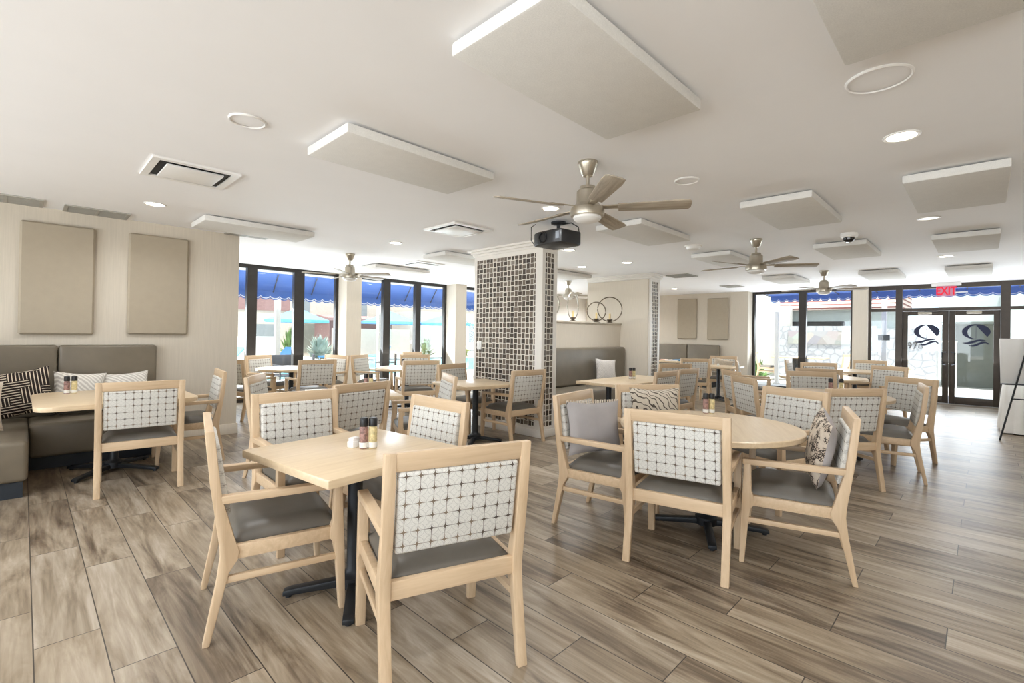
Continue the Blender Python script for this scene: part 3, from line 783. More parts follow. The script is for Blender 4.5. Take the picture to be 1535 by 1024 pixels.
# ------------------------------------------------------------------ acoustic panels
GP = 'white acoustic panels on the ceiling'
def cpanel(x0, y0, label, lx=1.2, ly=.58):
    t = thing('ceiling_panel', label, 'acoustic panel', (x0 + lx / 2, y0 + ly / 2, CZ), 0, GP)
    p = obj('felt_board', bx(-lx / 2, lx / 2, -ly / 2, ly / 2, -.075, -.012, .012, 2), 'acoustic_felt', t)
    f = nb()
    for sx in (-1, 1):
        for sy in (-1, 1): box(f, sx * (lx / 2 - .15) - .03, sx * (lx / 2 - .15) + .03, sy * (ly / 2 - .12) - .03, sy * (ly / 2 - .12) + .03, -.012, -.001)
    obj('standoff', f, 'white_paint', t)
for a in [(1.27, 1.06, 'largest white acoustic ceiling panel, top centre above the near fan'),
          (1.33, 2.70, 'long white ceiling panel left of the nearest fan'),
          (1.36, 6.02, 'white ceiling panel above the beige wall end at the left'),
          (4.48, 7.90, 'thin looking ceiling panel before the second pool window'),
          (4.46, 5.82, 'ceiling panel just left of the mosaic pillar'),
          (4.55, 2.58, 'ceiling panel partly behind the blades of the nearest fan'),
          (4.60, 1.03, 'ceiling panel above the second fan, centre right'),
          (4.66, -.13, 'near white ceiling panel at the right photo edge, below the downlight'),
          (7.30, 1.04, 'ceiling panel behind the dome camera'),
          (7.50, -.13, 'middle ceiling panel of the right hand row'),
          (10.68, 1.07, 'narrow looking ceiling panel before the courtyard window'),
          (10.85, -.10, 'ceiling panel nearest the exit sign'),
          (10.50, 2.64, 'small ceiling panel right of the farther second fan'),
          (7.05, 2.58, 'ceiling panel left of the second fan blades'),
          (7.05, 5.80, 'ceiling panel seen over the half wall'),
          (1.29, -.14, 'grey looking ceiling panel cut by the top right photo corner')]: cpanel(*a[:2], a[2])
GW = 'taupe fabric panels on the walls'
def wpanel(loc, rz, label):
    t = thing('wall_panel', label, 'acoustic panel', loc, rz, GW)
    b = nb(); box(b, -.295, .295, -.05, -.004, -.59, .59, .018, 1); obj('fabric_board', b, 'acoustic_taupe', t)
wpanel((.258, LW, 1.88), 0, 'left fabric panel on the beige wall above the corner booth')
wpanel((1.138, LW, 1.89), 0, 'right fabric panel on the beige wall above the corner booth')
wpanel((13.8, 6.27, 1.90), -PI / 2, 'left fabric panel on the far beige wall')
wpanel((13.8, 5.37, 1.89), -PI / 2, 'right fabric panel on the far beige wall')

# ------------------------------------------------------------------ ceiling fittings
GD = 'round ceiling downlights'
def downlight(x, y, label=None, power=8.5, dim=False):
    if label:
        t = thing('downlight', label, 'ceiling light', (x, y, CZ), 0, GD)
        obj('trim_ring', lathe(nb(), [(.075, -.001), (.095, -.001), (.095, -.006), (.088, -.010), (.075, -.006)], 32, None, False), 'plate_white', t)
        obj('lens', lathe(nb(), [(0, -.0045), (.076, -.0045), (.076, -.002), (0, -.002)], 32), 'lamp_dim' if dim else 'lamp_glow', t)
    L = bpy.data.lights.new('downlight_or_fill', 'AREA'); L.shape = 'DISK'; L.size = .14; L.energy = power * (.4 if dim else 1); L.color = (.95, .975, 1); L.spread = R(150)
    lo = bpy.data.objects.new('downlight_or_fill', L); COL.objects.link(lo)
    if label: lo.parent = t; lo.location = (0, 0, -.014)
    else: lo.location = (x, y, CZ - .014)
DL = [(3.78, .37, 'large bright downlight at the right, in front of the white panels'), (.92, 5.98, 'downlight near the two fabric panels at the left'),
      (3.65, 5.90, 'downlight between the left fan and the square diffuser'), (3.66, 3.08, 'downlight glowing behind the blade of the nearest fan'),
      (5.65, 4.39, 'downlight just under the projector'), (7.18, 5.28, 'left downlight of the pair over the alcove booth'),
      (7.24, 4.37, 'right downlight of the pair over the alcove booth'), (11.97, 5.8, 'downlight at the top left of the far beige wall'),
      (9.6, .41, 'downlight between two panels in the right hand row'), (3.68, 8.75, 'downlight over the first pool window, left of the fan'),
      (6.37, 8.57, 'downlight over the second pool window'), (2.75, 8.93, 'faint downlight next to the beige wall end')]
for a in DL: downlight(*a)
downlight(6.51, .41, 'unlit looking downlight below the nearest right hand panel', dim=True)
for (x, y) in [(.9, 3.0), (.9, .4), (-1.6, 3), (-1.6, .4), (-1.6, 5.2), (3.7, -2.2), (.9, -2.2), (6.5, -2.2), (9.6, -2.2), (12.3, -2.2), (9.6, 3.0), (12.4, 3.2)]: downlight(x, y)  # lamps only, no fittings, added to light the rest of the room
for (x, y) in [(9.6, 8.4), (12.2, 8.4), (11.2, 8.9), (13.0, 8.9)]: downlight(x, y, None, 22)  # bare lamps without fittings, added to brighten the wall past the half wall
GK = 'round flush ceiling speakers'
def speaker(x, y, r, label):
    t = thing('ceiling_speaker', label, 'speaker', (x, y, CZ), 0, GK)
    obj('rim', lathe(nb(), [(r - .012, -.001), (r, -.001), (r, -.006), (r - .006, -.012), (r - .012, -.006)], 40, None, False), 'plate_white', t)
    obj('grille', lathe(nb(), [(0, -.006), (r - .012, -.004), (r - .012, -.001), (0, -.001)], 40), 'ceiling_paint', t)
speaker(2.87, .37, .135, 'large round ceiling speaker at the top right'); speaker(.925, 3.16, .10, 'round ceiling speaker at the upper left'); speaker(3.72, 1.71, .095, 'round ceiling speaker right of the nearest fan')
t = thing('smoke_detector', 'white round smoke detector between the two nearest fans', 'smoke detector', (6.478, 2.87, CZ))
obj('detector_body', lathe(nb(), [(.10, 0), (.10, -.02), (.085, -.05), (.05, -.06), (0, -.062)], 32), 'plate_white', t); obj('detector_base', lathe(nb(), [(.115, 0), (.115, -.012), (.10, -.014)], 32), 'white_paint', t)
t = thing('ceiling_camera', 'white dome security camera on the ceiling with black eye', 'camera', (6.86, 1.15, CZ))
obj('camera_base', lathe(nb(), [(.085, 0), (.09, -.03), (.08, -.05), (.06, -.055)], 32), 'plate_white', t); obj('camera_dome', lathe(nb(), [(.06, -.05), (.055, -.08), (.03, -.105), (0, -.11)], 24), 'smoke_glass', t)
GV = 'ceiling air vents'
def cassette(x, y, lx, ly, label, dark):
    t = thing('ceiling_vent', label, 'vent', (x, y, CZ), 0, GV)
    f = nb()
    for (a, b, c, d) in [(-lx / 2, lx / 2, -ly / 2, -ly / 2 + .05), (-lx / 2, lx / 2, ly / 2 - .05, ly / 2), (-lx / 2, -lx / 2 + .05, -ly / 2 + .0502, ly / 2 - .0502), (lx / 2 - .05, lx / 2, -ly / 2 + .0502, ly / 2 - .0502)]: box(f, a, b, c, d, -.018, -.001)
    obj('vent_frame', f, 'plate_white', t)
    obj('vent_throat', bx(-lx / 2 + .045, lx / 2 - .045, -ly / 2 + .045, ly / 2 - .045, -.006, -.002), dark, t)
    obj('vent_plate', bx(-lx / 2 + .10, lx / 2 - .10, -ly / 2 + .10, ly / 2 - .10, -.03, -.014, .004), 'plate_white', t)
cassette(.93, 4.57, .58, .58, 'square ceiling diffuser with dark slot at the left', 'grille_dark'); cassette(3.68, 4.55, .6, .6, 'square ceiling diffuser left of the mosaic pillar', 'grille_dark'); cassette(5.1, 7.35, .6, .6, 'square ceiling diffuser before the second pool window', 'grille_dark')
def grille(x, y, lx, ly, label):
    t = thing('ceiling_grille', label, 'vent', (x, y, CZ), 0, 'long slatted ceiling grilles')
    f = nb()
    for (a, b, c, d) in [(-lx / 2, lx / 2, -ly / 2, -ly / 2 + .03), (-lx / 2, lx / 2, ly / 2 - .03, ly / 2), (-lx / 2, -lx / 2 + .03, -ly / 2 + .0302, ly / 2 - .0302), (lx / 2 - .03, lx / 2, -ly / 2 + .0302, ly / 2 - .0302), (-.012, .012, -ly / 2 + .0302, ly / 2 - .0302)]: box(f, a, b, c, d, -.014, -.001)
    obj('grille_frame', f, 'grille_grey', t)
    s = nb(); n = int(ly / .025)
    for i in range(n): box(s, -lx / 2 + .03, lx / 2 - .03, -ly / 2 + .03 + i * (ly - .06) / n, -ly / 2 + .04 + i * (ly - .06) / n, -.012, -.003)
    obj('louver', s, 'grille_grey', t); obj('grille_back', bx(-lx / 2 + .02, lx / 2 - .02, -ly / 2 + .02, ly / 2 - .02, -.003, -.001), 'grille_dark', t)
grille(-.14, 6.84, .54, .40, 'slatted ceiling grille at the left photo edge'); grille(.55, 6.88, .54, .36, 'slatted ceiling grille above the left fabric panel'); grille(2.07, 6.95, .5, .24, 'small ceiling grille over the beige wall end')
grille(9.48, 4.45, .5, .5, 'ceiling grille right of the alcove wall'); grille(12.15, 4.40, .55, .4, 'ceiling grille before the far fabric panels')

# ------------------------------------------------------------------ ceiling fans
GF = 'five blade ceiling fans'
def fan_proto():
    t = thing('ceiling_fan', 'x', 'ceiling fan', (0, 0, 0))
    obj('canopy', lathe(nb(), [(.072, CZ), (.075, CZ - .012), (.07, CZ - .025), (.045, CZ - .095), (.035, CZ - .105), (0, CZ - .105)], 32), 'nickel', t)
    obj('downrod', cyl(nb(), 0, 0, 2.40, 2.53, .013, 16), 'nickel', t)
    obj('motor_housing', lathe(nb(), [(.02, 2.46), (.055, 2.45), (.06, 2.43), (.078, 2.415), (.08, 2.33), (.085, 2.32), (.12, 2.29), (.125, 2.265), (.12, 2.235), (.10, 2.23), (0, 2.23)], 36), 'nickel', t)
    obj('light_bowl', lathe(nb(), [(.10, 2.232), (.10, 2.215), (.085, 2.20), (.05, 2.188), (0, 2.184)], 32), 'plate_white', t)
    for k in range(5):
        m = Matrix.Rotation(R(13 + 72 * k), 4, 'Z') @ Matrix.Translation((0, 0, 2.29)) @ Matrix.Rotation(R(-13), 4, 'X')
        pts = [(.22, -.052), (.62, -.068), (.70, -.062), (.715, -.04), (.715, .04), (.70, .062), (.62, .068), (.22, .052)]
        bl = obj('blade', prism(nb(), pts, -.004, .004, 'z', .002), 'blade_wood', t); bl.matrix_local = m
        obj('blade_arm', prism(nb(), [(.10, -.022), (.24, -.03), (.30, -.03), (.30, .03), (.24, .03), (.10, .022)], .0045, .011, 'z', .002), 'nickel', bl)
    return t
fp = fan_proto()
for i, (x, y, a, l) in enumerate([(2.86, 2.06, 0, 'largest ceiling fan with brushed metal body, top centre'), (6.55, 2.08, 2, 'second ceiling fan, right of the smoke detector'), (10.34, 2.11, 0, 'far ceiling fan before the courtyard window'), (3.70, 7.34, 0, 'ceiling fan before the pool windows at the left'), (8.85, 6.88, 10, 'ceiling fan seen over the half wall')]):
    o = fp if i == 0 else copy_tree(fp); o.location = (x, y, 0); o.rotation_euler = (0, 0, R(a)); tag(o, l, 'ceiling fan', GF)

# ------------------------------------------------------------------ projector
t = thing('projector', 'black ceiling projector hanging before the mosaic pillar', 'projector', (4.18, 3.40, 0), R(-6))
pts = [(-.17, -.22), (.13, -.22), (.17, -.17), (.17, .17), (.13, .22), (-.17, .22), (-.205, .12), (-.205, -.12)]
obj('body', prism(nb(), pts, 2.36, 2.51, 'z', .018), 'black_plastic', t)
obj('lens', lathe(nb(), [(.062, 0), (.062, .02), (.05, .022), (.045, .006), (0, .004)], 28, Matrix.Translation((-.198, .03, 2.435)) @ Matrix.Rotation(-PI / 2, 4, 'Y')), 'smoke_glass', t)
f = nb()
for k in range(7): box(f, -.196 + .0, -.186, -.20 + k * .011, -.195 + k * .011, 2.40, 2.48, 0, 1)
obj('vent_slats', f, 'grey_pad', t)
m = lathe(nb(), [(.085, CZ - .001), (.085, CZ - .02), (.02, CZ - .03), (.02, 2.54), (.05, 2.53), (.05, 2.505)], 24); obj('mount', m, 'black_metal', t)
obj('cable', tube(nb(), [(.02, -.03, 2.6), (.08, -.12, 2.615), (.14, -.17, 2.57), (.18, -.15, 2.5), (.19, -.1, 2.46)], .006, 8), 'black_plastic', t)
obj('cable', tube(nb(), [(-.14, .23, 2.62), (-.14, .30, 2.6), (-.13, .31, 2.45), (-.10, .27, 2.38), (-.08, .215, 2.40)], .005, 8), 'black_plastic', t)

# ------------------------------------------------------------------ ring candle holders on the ledge
GR = 'ring candle holders on the ledge'
def ringlamp(x, r, turn, label, mat):
    t = thing('candle_holder', label, 'candle holder', (x, 5.52, 1.63), turn, GR)
    ring = tube(nb(), [(r * math.cos(a * 2 * PI / 48), 0, .035 + r + r * math.sin(a * 2 * PI / 48)) for a in range(48)], .011, 10, True); obj('ring', ring, mat, t)
    obj('foot', lathe(nb(), [(.075, 0), (.075, .008), (.04, .022), (.03, .03), (0, .03)], 24), 'aged_bronze', t)
    obj('cup', lathe(nb(), [(.02, .046), (.05, .055), (.062, .075), (.055, .075), (.02, .062)], 24), 'aged_bronze', t)
    obj('candle', lathe(nb(), [(.021, .06), (.021, .19), (.004, .195), (.003, .205), (0, .205)], 20), 'candle_wax', t)
ringlamp(6.50, .25, R(-20), 'ring candle holder mostly hidden by the mosaic pillar', 'silver_ring')
ringlamp(7.25, .255, R(14), 'ring candle holder turned narrow in front of the opening', 'silver_ring')
ringlamp(8.02, .185, R(-45), 'smaller ring candle holder, third on the ledge', 'aged_bronze')
ringlamp(8.50, .25, R(-48), 'large ring candle holder at the right end of the ledge', 'aged_bronze')

# ------------------------------------------------------------------ small wall fittings
t = thing('light_switch', 'white switch plate on the mosaic pillar', 'switch', (4.82, 5.42, 1.2))
obj('plate', bx(-.006, .005, -.045, .045, -.06, .06, .003), 'plate_white', t); obj('rocker', bx(-.01, -.005, -.016, .016, -.03, .03, .002), 'plate_white', t)
t = thing('wall_outlet', 'cream double outlet low on the beige wall end', 'outlet', (1.72, LW, .33))
obj('plate', bx(-.038, .038, -.008, -.001, -.06, .06, .003), 'outlet_plate', t)
for z in (-.025, .025): obj('socket', lathe(nb(), [(.016, 0), (.016, .004), (0, .004)], 16, Matrix.Translation((0, -.008, z)) @ Matrix.Rotation(PI / 2, 4, 'X')), 'plate_white', t)
t = thing('exit_sign', 'red lettered EXIT sign hanging above the entrance doors', 'sign', (13.95, .585, 0))
obj('housing', bx(-.035, .035, -.24, .24, 2.555, CZ - .001, .006), 'plate_white', t)
obj('sign_panel', bx(-.006, .006, -.15, .15, 2.33, 2.555, .002), 'exit_back', t)
e = curve_text('EXIT', .2, .004, .005); bmesh.ops.transform(e, matrix=Matrix.Translation((-.012, 0, 2.44)) @ FACE_MX @ Matrix.Diagonal((.82, 1.2, 1, 1)), verts=e.verts)
obj('lettering', e, 'exit_red', t)
obj('bracket', bx(-.012, .012, -.34, -.15, 2.40, 2.42, .002), 'plate_white', t)

# ------------------------------------------------------------------ easel with board, cloth table
t = thing('easel', 'black folding easel at the right photo edge', 'easel', (9.72, -.545, 0), R(20))
for (p, q) in [((-.05, .42, 0), (.06, .03, 1.62)), ((-.05, -.42, 0), (.06, -.03, 1.62)), ((.34, 0, 0), (.07, 0, 1.60))]: obj('leg', tube(nb(), [p, q], [.011, .011], 10), 'black_metal', t)
obj('crossbar', tube(nb(), [(-.0, .285, .58), (-.0, -.285, .58)], .008, 8), 'black_metal', t)
obj('tray', bx(-.04, .10, -.36, .36, .775, .79, .003), 'black_metal', t)
o = obj('foam_board', bx(.0, .012, -.38, .38, 0, .62, .002), 'foam_white'); o.matrix_world = Matrix.Translation((9.72, -.545, 0)) @ Matrix.Rotation(R(20), 4, 'Z') @ Matrix.Translation((.035, 0, .793)) @ Matrix.Rotation(R(4), 4, 'Y')
tag(o, 'blank white board resting on the black easel', 'board')
t = thing('serving_table', 'long table under a white cloth behind the easel', 'table', (11.12, -.69, 0))
obj('tabletop', bx(-.82, .82, -.42, .42, .70, .735, .004), 'maple_top', t)
for sx in (-1, 1):
    for sy in (-1, 1): obj('leg', cyl(nb(), sx * .74, sy * .34, 0, .70, .018, 12), 'black_metal', t)
# cloth with folds
b = bmesh.new(); per = []
NX, NY = 44, 24
out = []
for i in range(NX): out.append((-.84 + 1.68 * i / NX, .44))
for i in range(NY): out.append((.84, .44 - .88 * i / NY))
for i in range(NX): out.append((.84 - 1.68 * i / NX, -.44))
for i in range(NY): out.append((-.84, -.44 + .88 * i / NY))
rings = []
for z, fl in [(.742, 0), (.735, .004), (.55, .018), (.3, .03), (.02, .042)]:
    rr = []
    for k, (x, y) in enumerate(out):
        w = fl * (1 + .9 * math.sin(k * 1.35) + .4 * math.sin(k * .53)); l = math.hypot(x, y * 1.9)
        rr.append(b.verts.new((x + w * x / l, y + w * y * 1.9 / l, z)))
    rings.append(rr)
for A, B in zip(rings, rings[1:]):
    for i in range(len(A)): b.faces.new((A[i], A[(i + 1) % len(A)], B[(i + 1) % len(B)], B[i]))
b.faces.new(rings[0][::-1]); bmesh.ops.recalc_face_normals(b, faces=b.faces)
o = obj('tablecloth', b, 'linen_cloth', None, 70); o.location = (11.12, -.69, 0); tag(o, 'white floor length tablecloth behind the easel', 'tablecloth')

# ------------------------------------------------------------------ outside: ground, pool
struct('ground', bx(-40, 60, -40, 60, -.4, -.16), 'deck_white', 'pale sunlit paving outside', 'ground')
struct('terrace_pool', bx(2.0, XR + 6, YB + .15, 14.5, -.16, -.03), 'deck_white'); struct('terrace_entrance', bx(XR + .15, 19.6, -8, YB + .15, -.16, -.03), 'deck_white')
struct('pool', bx(4.4, 24, 15.6, 22.5, -.159, -.10), 'pool_water', 'turquoise swimming pool beyond the windows', 'pool')
def awning(name, label, axis, p0, z0, p1, z1, u0, u1, drop, step):
    """sloping fabric roof from (p0,z0) to (p1,z1) with a scalloped valance along its low edge"""
    t = thing(name, label, 'awning')
    def pt(u, p, z): return (u, p, z) if axis == 'x' else (p, u, z)
    b = bmesh.new()
    th = .012
    A = [pt(u0, p0, z0), pt(u1, p0, z0), pt(u1, p1, z1), pt(u0, p1, z1)]
    lo = [b.verts.new(q) for q in A]; hi = [b.verts.new((q[0], q[1], q[2] + th)) for q in A]
    b.faces.new(lo); b.faces.new(hi[::-1])
    for i in range(4): b.faces.new((lo[i], hi[i], hi[(i + 1) % 4], lo[(i + 1) % 4]))
    bmesh.ops.recalc_face_normals(b, faces=b.faces); obj('canopy_cloth', b, 'awning_blue', t)
    n = int((u1 - u0) / step); pts = [(u0, z1 + .01)]; tr = []
    prof = []
    for i in range(n * 8 + 1):
        u = u0 + (u1 - u0) * i / (n * 8); s = abs(math.sin(PI * i / 8)); z = z1 - drop + .05 * (1 - s ** .6); prof.append((u, z)); tr.append(pt(u, p1 + (.016 if axis == 'x' else .016), z))
    poly = [(u0, z1 + .01)] + prof + [(u1, z1 + .01)]
    obj('valance', prism(nb(), poly, p1, p1 + .008, 'y' if axis == 'x' else 'x'), 'awning_blue', t)
    tr2 = [(q[0] - (.0), q[1] - .022 if axis == 'x' else q[1], q[2] + .035) if axis == 'x' else (q[0] - .022, q[1], q[2] + .035) for q in tr]
    obj('piping', tube(nb(), tr2, .009, 5), 'awning_trim', t)
    fr = nb(); m = int((u1 - u0) / .85)
    for i in range(m + 1):
        u = u0 + (u1 - u0) * i / m; tube(fr, [pt(u, p0, z0 - .02), pt(u, p1, z1 - .02)], .014, 6)
    obj('rafter', fr, 'patio_dark', t)
awning('awning', 'deep blue awning with scalloped edge outside the pool windows', 'x', YB + 1.2, 2.63, YB + 1.5, 2.26, .5, 13.5, .2, .2)
awning('awning', 'deep blue awning with scalloped edge outside the entrance', 'y', XR + .35, 2.76, XR + 2.0, 2.66, -5, 4.7, .2, .22)
GO = 'white awning posts'
def post(x, y, h, label):
    t = thing('awning_post', label, 'post', (x, y, -.03), 0, GO); obj('shaft', bx(-.055, .055, -.055, .055, .0, h, .006), 'white_paint', t); obj('shoe', bx(-.08, .08, -.08, .08, 0, .05, .004), 'white_paint', t)
post(4.12, YB + 1.65, 2.35, 'white post seen through the first pool window'); post(6.75, YB + 1.65, 2.35, 'white post seen through the second pool window'); post(9.4, YB + 1.65, 2.35, 'white post behind the mosaic pillar by the pool')
post(XR + 2.15, 4.55, 2.85, 'white post seen through the courtyard window'); post(XR + 2.15, 1.92, 2.85, 'white post carrying a black plate left of the doors'); post(XR + 2.15, -.75, 2.85, 'white post right of the entrance doors')
t = thing('post_plate', 'small black plate fixed on the white post by the doors', 'plate', (XR + 2.09, 1.92, 1.43)); obj('plate', bx(-.012, .0, -.13, .13, -.075, .075, .003), 'black_plastic', t)
# patio chairs by the pool windows
GC = 'dark patio chairs outside'
def patio_proto():
    t = thing('patio_chair', 'x', 'chair')
    obj('seat', bx(-.25, .25, -.25, .25, .40, .43, .01), 'patio_dark', t); obj('backrest', bx(-.25, .25, -.27, -.245, .45, .86, .01, 2), 'patio_dark', t)
    for sx in (-.23, .23):
        for sy in (-.245, .23): obj('leg', bx(sx - .014, sx + .014, sy - .014, sy + .014, 0, .86 if sy < 0 else .64, .003), 'patio_dark', t)
        obj('armrest', bx(sx - .018, sx + .018, -.25, .25, .63, .65, .004), 'patio_dark', t)
    return t
pp = patio_proto()
for i, (x, y, a, l) in enumerate([(4.15, 11.1, 180, 'dark patio chair outside the first pool window'), (5.05, 11.2, 250, 'dark patio chair right of the white post outside the first window'), (6.5, 10.9, 60, 'dark patio chair behind the mullion of the second pool window'), (7.75, 11.1, 200, 'grey patio chair outside the right side of the second pool window')]):
    o = pp if i == 0 else copy_tree(pp); o.location = (x, y, -.03); o.rotation_euler = (0, 0, R(a)); tag(o, l, 'chair', GC)
# umbrellas
GU = 'light blue pool umbrellas'
def umbrella(x, y, r, h, label):
    t = thing('pool_umbrella', label, 'umbrella', (x, y, -.16), 0, GU)
    obj('canopy', lathe(nb(), [(r, h - .62), (r, h - .5), (.45, h - .14), (.42, h - .10), (.5, h - .12), (0, h + .1), (0, h + .08), (r - .03, h - .53)], 8), 'umbrella_blue', t, 20)
    obj('pole', cyl(nb(), 0, 0, .05, h, .025, 12), 'white_paint', t); obj('base', cyl(nb(), 0, 0, 0, .08, .28, 20), 'stucco_white', t)
umbrella(9.2, 23.4, 1.5, 2.55, 'light blue pool umbrella seen through the first window'); umbrella(14.2, 23.4, 1.65, 2.6, 'left light blue umbrella seen through the second window'); umbrella(18.0, 23.3, 1.75, 2.62, 'right light blue umbrella seen through the second window')
# loungers with blue towels
GN = 'blue loungers by the pool'
def lounger_proto():
    t = thing('sun_lounger', 'x', 'lounger')
    obj('bed', bx(-.9, .3, -.3, .3, .28, .36, .03), 'umbrella_blue', t); obj('headrest', box(nb(), 0, .7, -.3, .3, -.04, .04, .03, 2, Matrix.Translation((.3, 0, .32)) @ Matrix.Rotation(R(-40), 4, 'Y')), 'umbrella_blue', t)
    for sx in (-.8, .25):
        for sy in (-.26, .26): obj('leg', bx(sx - .02, sx + .02, sy - .02, sy + .02, 0, .29), 'white_paint', t)
    return t
lp = lounger_proto()
for i, (x, y, l) in enumerate([(8.1, 22.75, 'blue lounger under the first umbrella'), (10.9, 23.1, 'blue lounger right of the first umbrella'), (13.2, 22.9, 'blue lounger under the second window umbrellas'), (6.2, 23.6, 'blue lounger at the left of the pool')]):
    o = lp if i == 0 else copy_tree(lp); o.location = (x, y, -.16); o.rotation_euler = (0, 0, R(30)); tag(o, l, 'lounger', GN)
# buildings behind the pool
def building(label, x0, x1, y0, y1, h, wall, parts=(), roof=None):
    t = thing('pool_building', label, 'building', ((x0 + x1) / 2, (y0 + y1) / 2, -.16)); w, d = (x1 - x0) / 2, (y1 - y0) / 2
    obj('wall', bx(-w, w, -d, d, 0, h), wall, t)
    for (nm, a, c, z0, z1, m) in parts: obj(nm, bx(a - (x0 + x1) / 2, c - (x0 + x1) / 2, -d - .03, -d + .01, z0, z1), m, t)
    if roof: obj('roof', prism(nb(), [(-d - .4, h), (d + .4, h), (d + .4, h + .15), (0, h + roof[0]), (-d - .4, h + .15)], -w - .3, w + .3, 'x'), roof[1], t)
building('long cream two storey building far behind the pool', 4, 34, 30, 34, 5.2, 'stucco_tan', [('balcony_panel', 7.5, 11.3, 2.7, 3.5, 'brick_red'), ('window', 11.5, 12.5, 2.4, 3.4, 'slider_grey'), ('window', 15, 16.4, 2.4, 3.4, 'slider_grey'), ('window', 9.0, 10.6, .8, 1.9, 'slider_grey'), ('window', 12.0, 13.0, 0.2, 2.0, 'gate_grey')])
building('brick red roofed shed behind the pool hedge', 12.2, 16.2, 26.5, 28.5, 2.15, 'brick_red', (), (.35, 'brick_red'))
building('white cabana with grey sliding doors beyond the pool', 17.4, 27, 25.8, 28.6, 2.9, 'stucco_white', [('sliding_door', 20.2, 21.7, 0, 2.05, 'slider_grey'), ('sliding_door', 21.95, 23.2, 0, 2.05, 'slider_grey'), ('door_post', 21.7, 21.95, 0, 2.1, 'white_paint')])
tag(obj('garden_wall', bx(12.0, 16.9, 25.5, 25.8, -.16, 1.55), 'stucco_tan'), 'tan garden wall in front of the brick red shed', 'wall')
tag(obj('picket_fence', bx(4.2, 9.3, 26.3, 26.36, -.16, 1.05), 'white_paint'), 'white fence behind the first umbrella', 'fence')
def plant(name, label, x, y, z, r, h, mat, n=60, cat='bush', pot=None, group=None):
    t = thing(name, label, cat, (x, y, z), 0, group); b = bmesh.new(); rr = random.Random(int(x * 100 + y * 7))
    z0 = 0.0
    if pot:
        obj('pot', lathe(nb(), [(pot[0] * .8, 0), (pot[0], pot[1]), (pot[0] * .9, pot[1]), (pot[0] * .88, pot[1] - .04), (0, pot[1] - .04)], 24), pot[2], t); z0 = pot[1] - .03
    for i in range(n):
        an, el = rr.uniform(0, 2 * PI), rr.uniform(.15, 1.5); L = rr.uniform(.5, 1); d = Vector((math.cos(an) * math.cos(el) * r * L, math.sin(an) * math.cos(el) * r * L, math.sin(el) * h * L))
        s = Vector((-math.sin(an), math.cos(an), 0)) * r * rr.uniform(.07, .13); base = Vector((0, 0, z0)) + d * .25; tip = Vector((0, 0, z0)) + d; mid = (base + tip) / 2 + Vector((0, 0, .05 * h))
        v = [b.verts.new(q) for q in (base, mid + s, tip, mid - s)]; b.faces.new(v)
    obj('foliage', b, mat, t)
    obj('stem', cyl(nb(), 0, 0, z0, z0 + h * .4, .02, 8), 'stem_brown', t)
GG = 'bushes outside'
plant('garden_bush', 'pale green bush left of the second window mullion', 17.3, 24.4, -.16, .75, 1.3, 'leaf_pale', 130, group=GG); plant('garden_bush', 'pale green bush right of the second window mullion', 20.6, 24.7, -.16, .75, 1.0, 'leaf_pale', 120, group=GG); plant('garden_bush', 'green bush behind the first umbrella', 10.8, 28.6, -.16, .8, 1.9, 'leaf_green', 120, group=GG)
plant('garden_bush', 'grey green bush in front of the garden wall', 11.0, 25.0, -.16, .9, 1.5, 'hedge_grey', 300, group=GG); plant('garden_bush', 'pale bush seen beside the mosaic pillar', 20.9, 21.8, -.16, .6, 1.0, 'leaf_pale', 90, group=GG)
# courtyard building past the entrance windows
XB = 21.0
t = thing('courtyard_building', 'white courtyard building with red striped tile roof', 'building', (XB, 3, -.16))
obj('wall', bx(0, 3, -.9, 4.5, 0, 2.62), 'stucco_mint', t)
b = prism(nb(), [(-.45, 2.6), (-.45, 2.68), (1.6, 3.5), (3.2, 3.5), (3.2, 2.6)], -1.0, 2.85, 'y'); obj('roof', b, 'roof_tiles', t)
obj('window_band', bx(-.02, .02, .62, 3.35, 1.98, 2.18), 'grille_dark', t)
obj('low_wall', bx(-1.4, -1.1, -.45, 2.55, 0, 1.98), 'stone_white', t); obj('stone_strip', bx(-1.43, -1.395, -.45, 2.1, 1.36, 1.80), 'stone_band', t)
e = curve_text('1976', .34, .006); bmesh.ops.transform(e, matrix=Matrix.Translation((-1.412, -1.40, 1.36)) @ FACE_MX @ Matrix.Diagonal((.78, .85, 1, 1)), verts=e.verts)
obj('pillar_wall', bx(-1.4, 0, -1.95, -.46, 0, 1.9), 'stone_white', t); obj('lettering', e, 'text_brown', t)
t = thing('gate_building', 'white entry building with shaded gateway behind the right door', 'building', (XB, 0, -.16))
b = nb(); box(b, 0, 4, -.75, 1.05, 2.15, 3.0); box(b, -.9, 4, -1.6, -.45, 0, 3.4); box(b, 3.6, 4, -1, 1.05, 0, 2.2); obj('wall', b, 'stucco_mint', t)
obj('gateway', bx(1.2, 1.26, -.44, 1.04, 0, 2.1), 'gate_grey', t)
gb = nb()
for k in range(5): tube(gb, [(.1, .95 - k * .08, 0), (.1, .95 - k * .08, 1.5)], .014, 6)
tube(gb, [(.1, .98, 1.5), (.1, .6, 1.5)], .018, 6); tube(gb, [(.1, .98, .8), (.1, .6, .8)], .014, 6); obj('gate', gb, 'white_paint', t)
obj('wing', bx(0, 4, -7, -1.6, 0, 2.4), 'stucco_mint', t); obj('roof', prism(nb(), [(-.45, 2.4), (-.45, 2.5), (1.6, 3.4), (4.2, 3.4), (4.2, 2.4)], -7, -.9, 'y'), 'roof_tiles', t); obj('window_band', bx(-.02, .02, -6, -1.9, 1.7, 2.0), 'awning_blue', t)
plant('garden_bush', 'dark green bush low in the courtyard window', 19.0, 5.9, -.16, .55, .85, 'leaf_green', 110, group=GG)
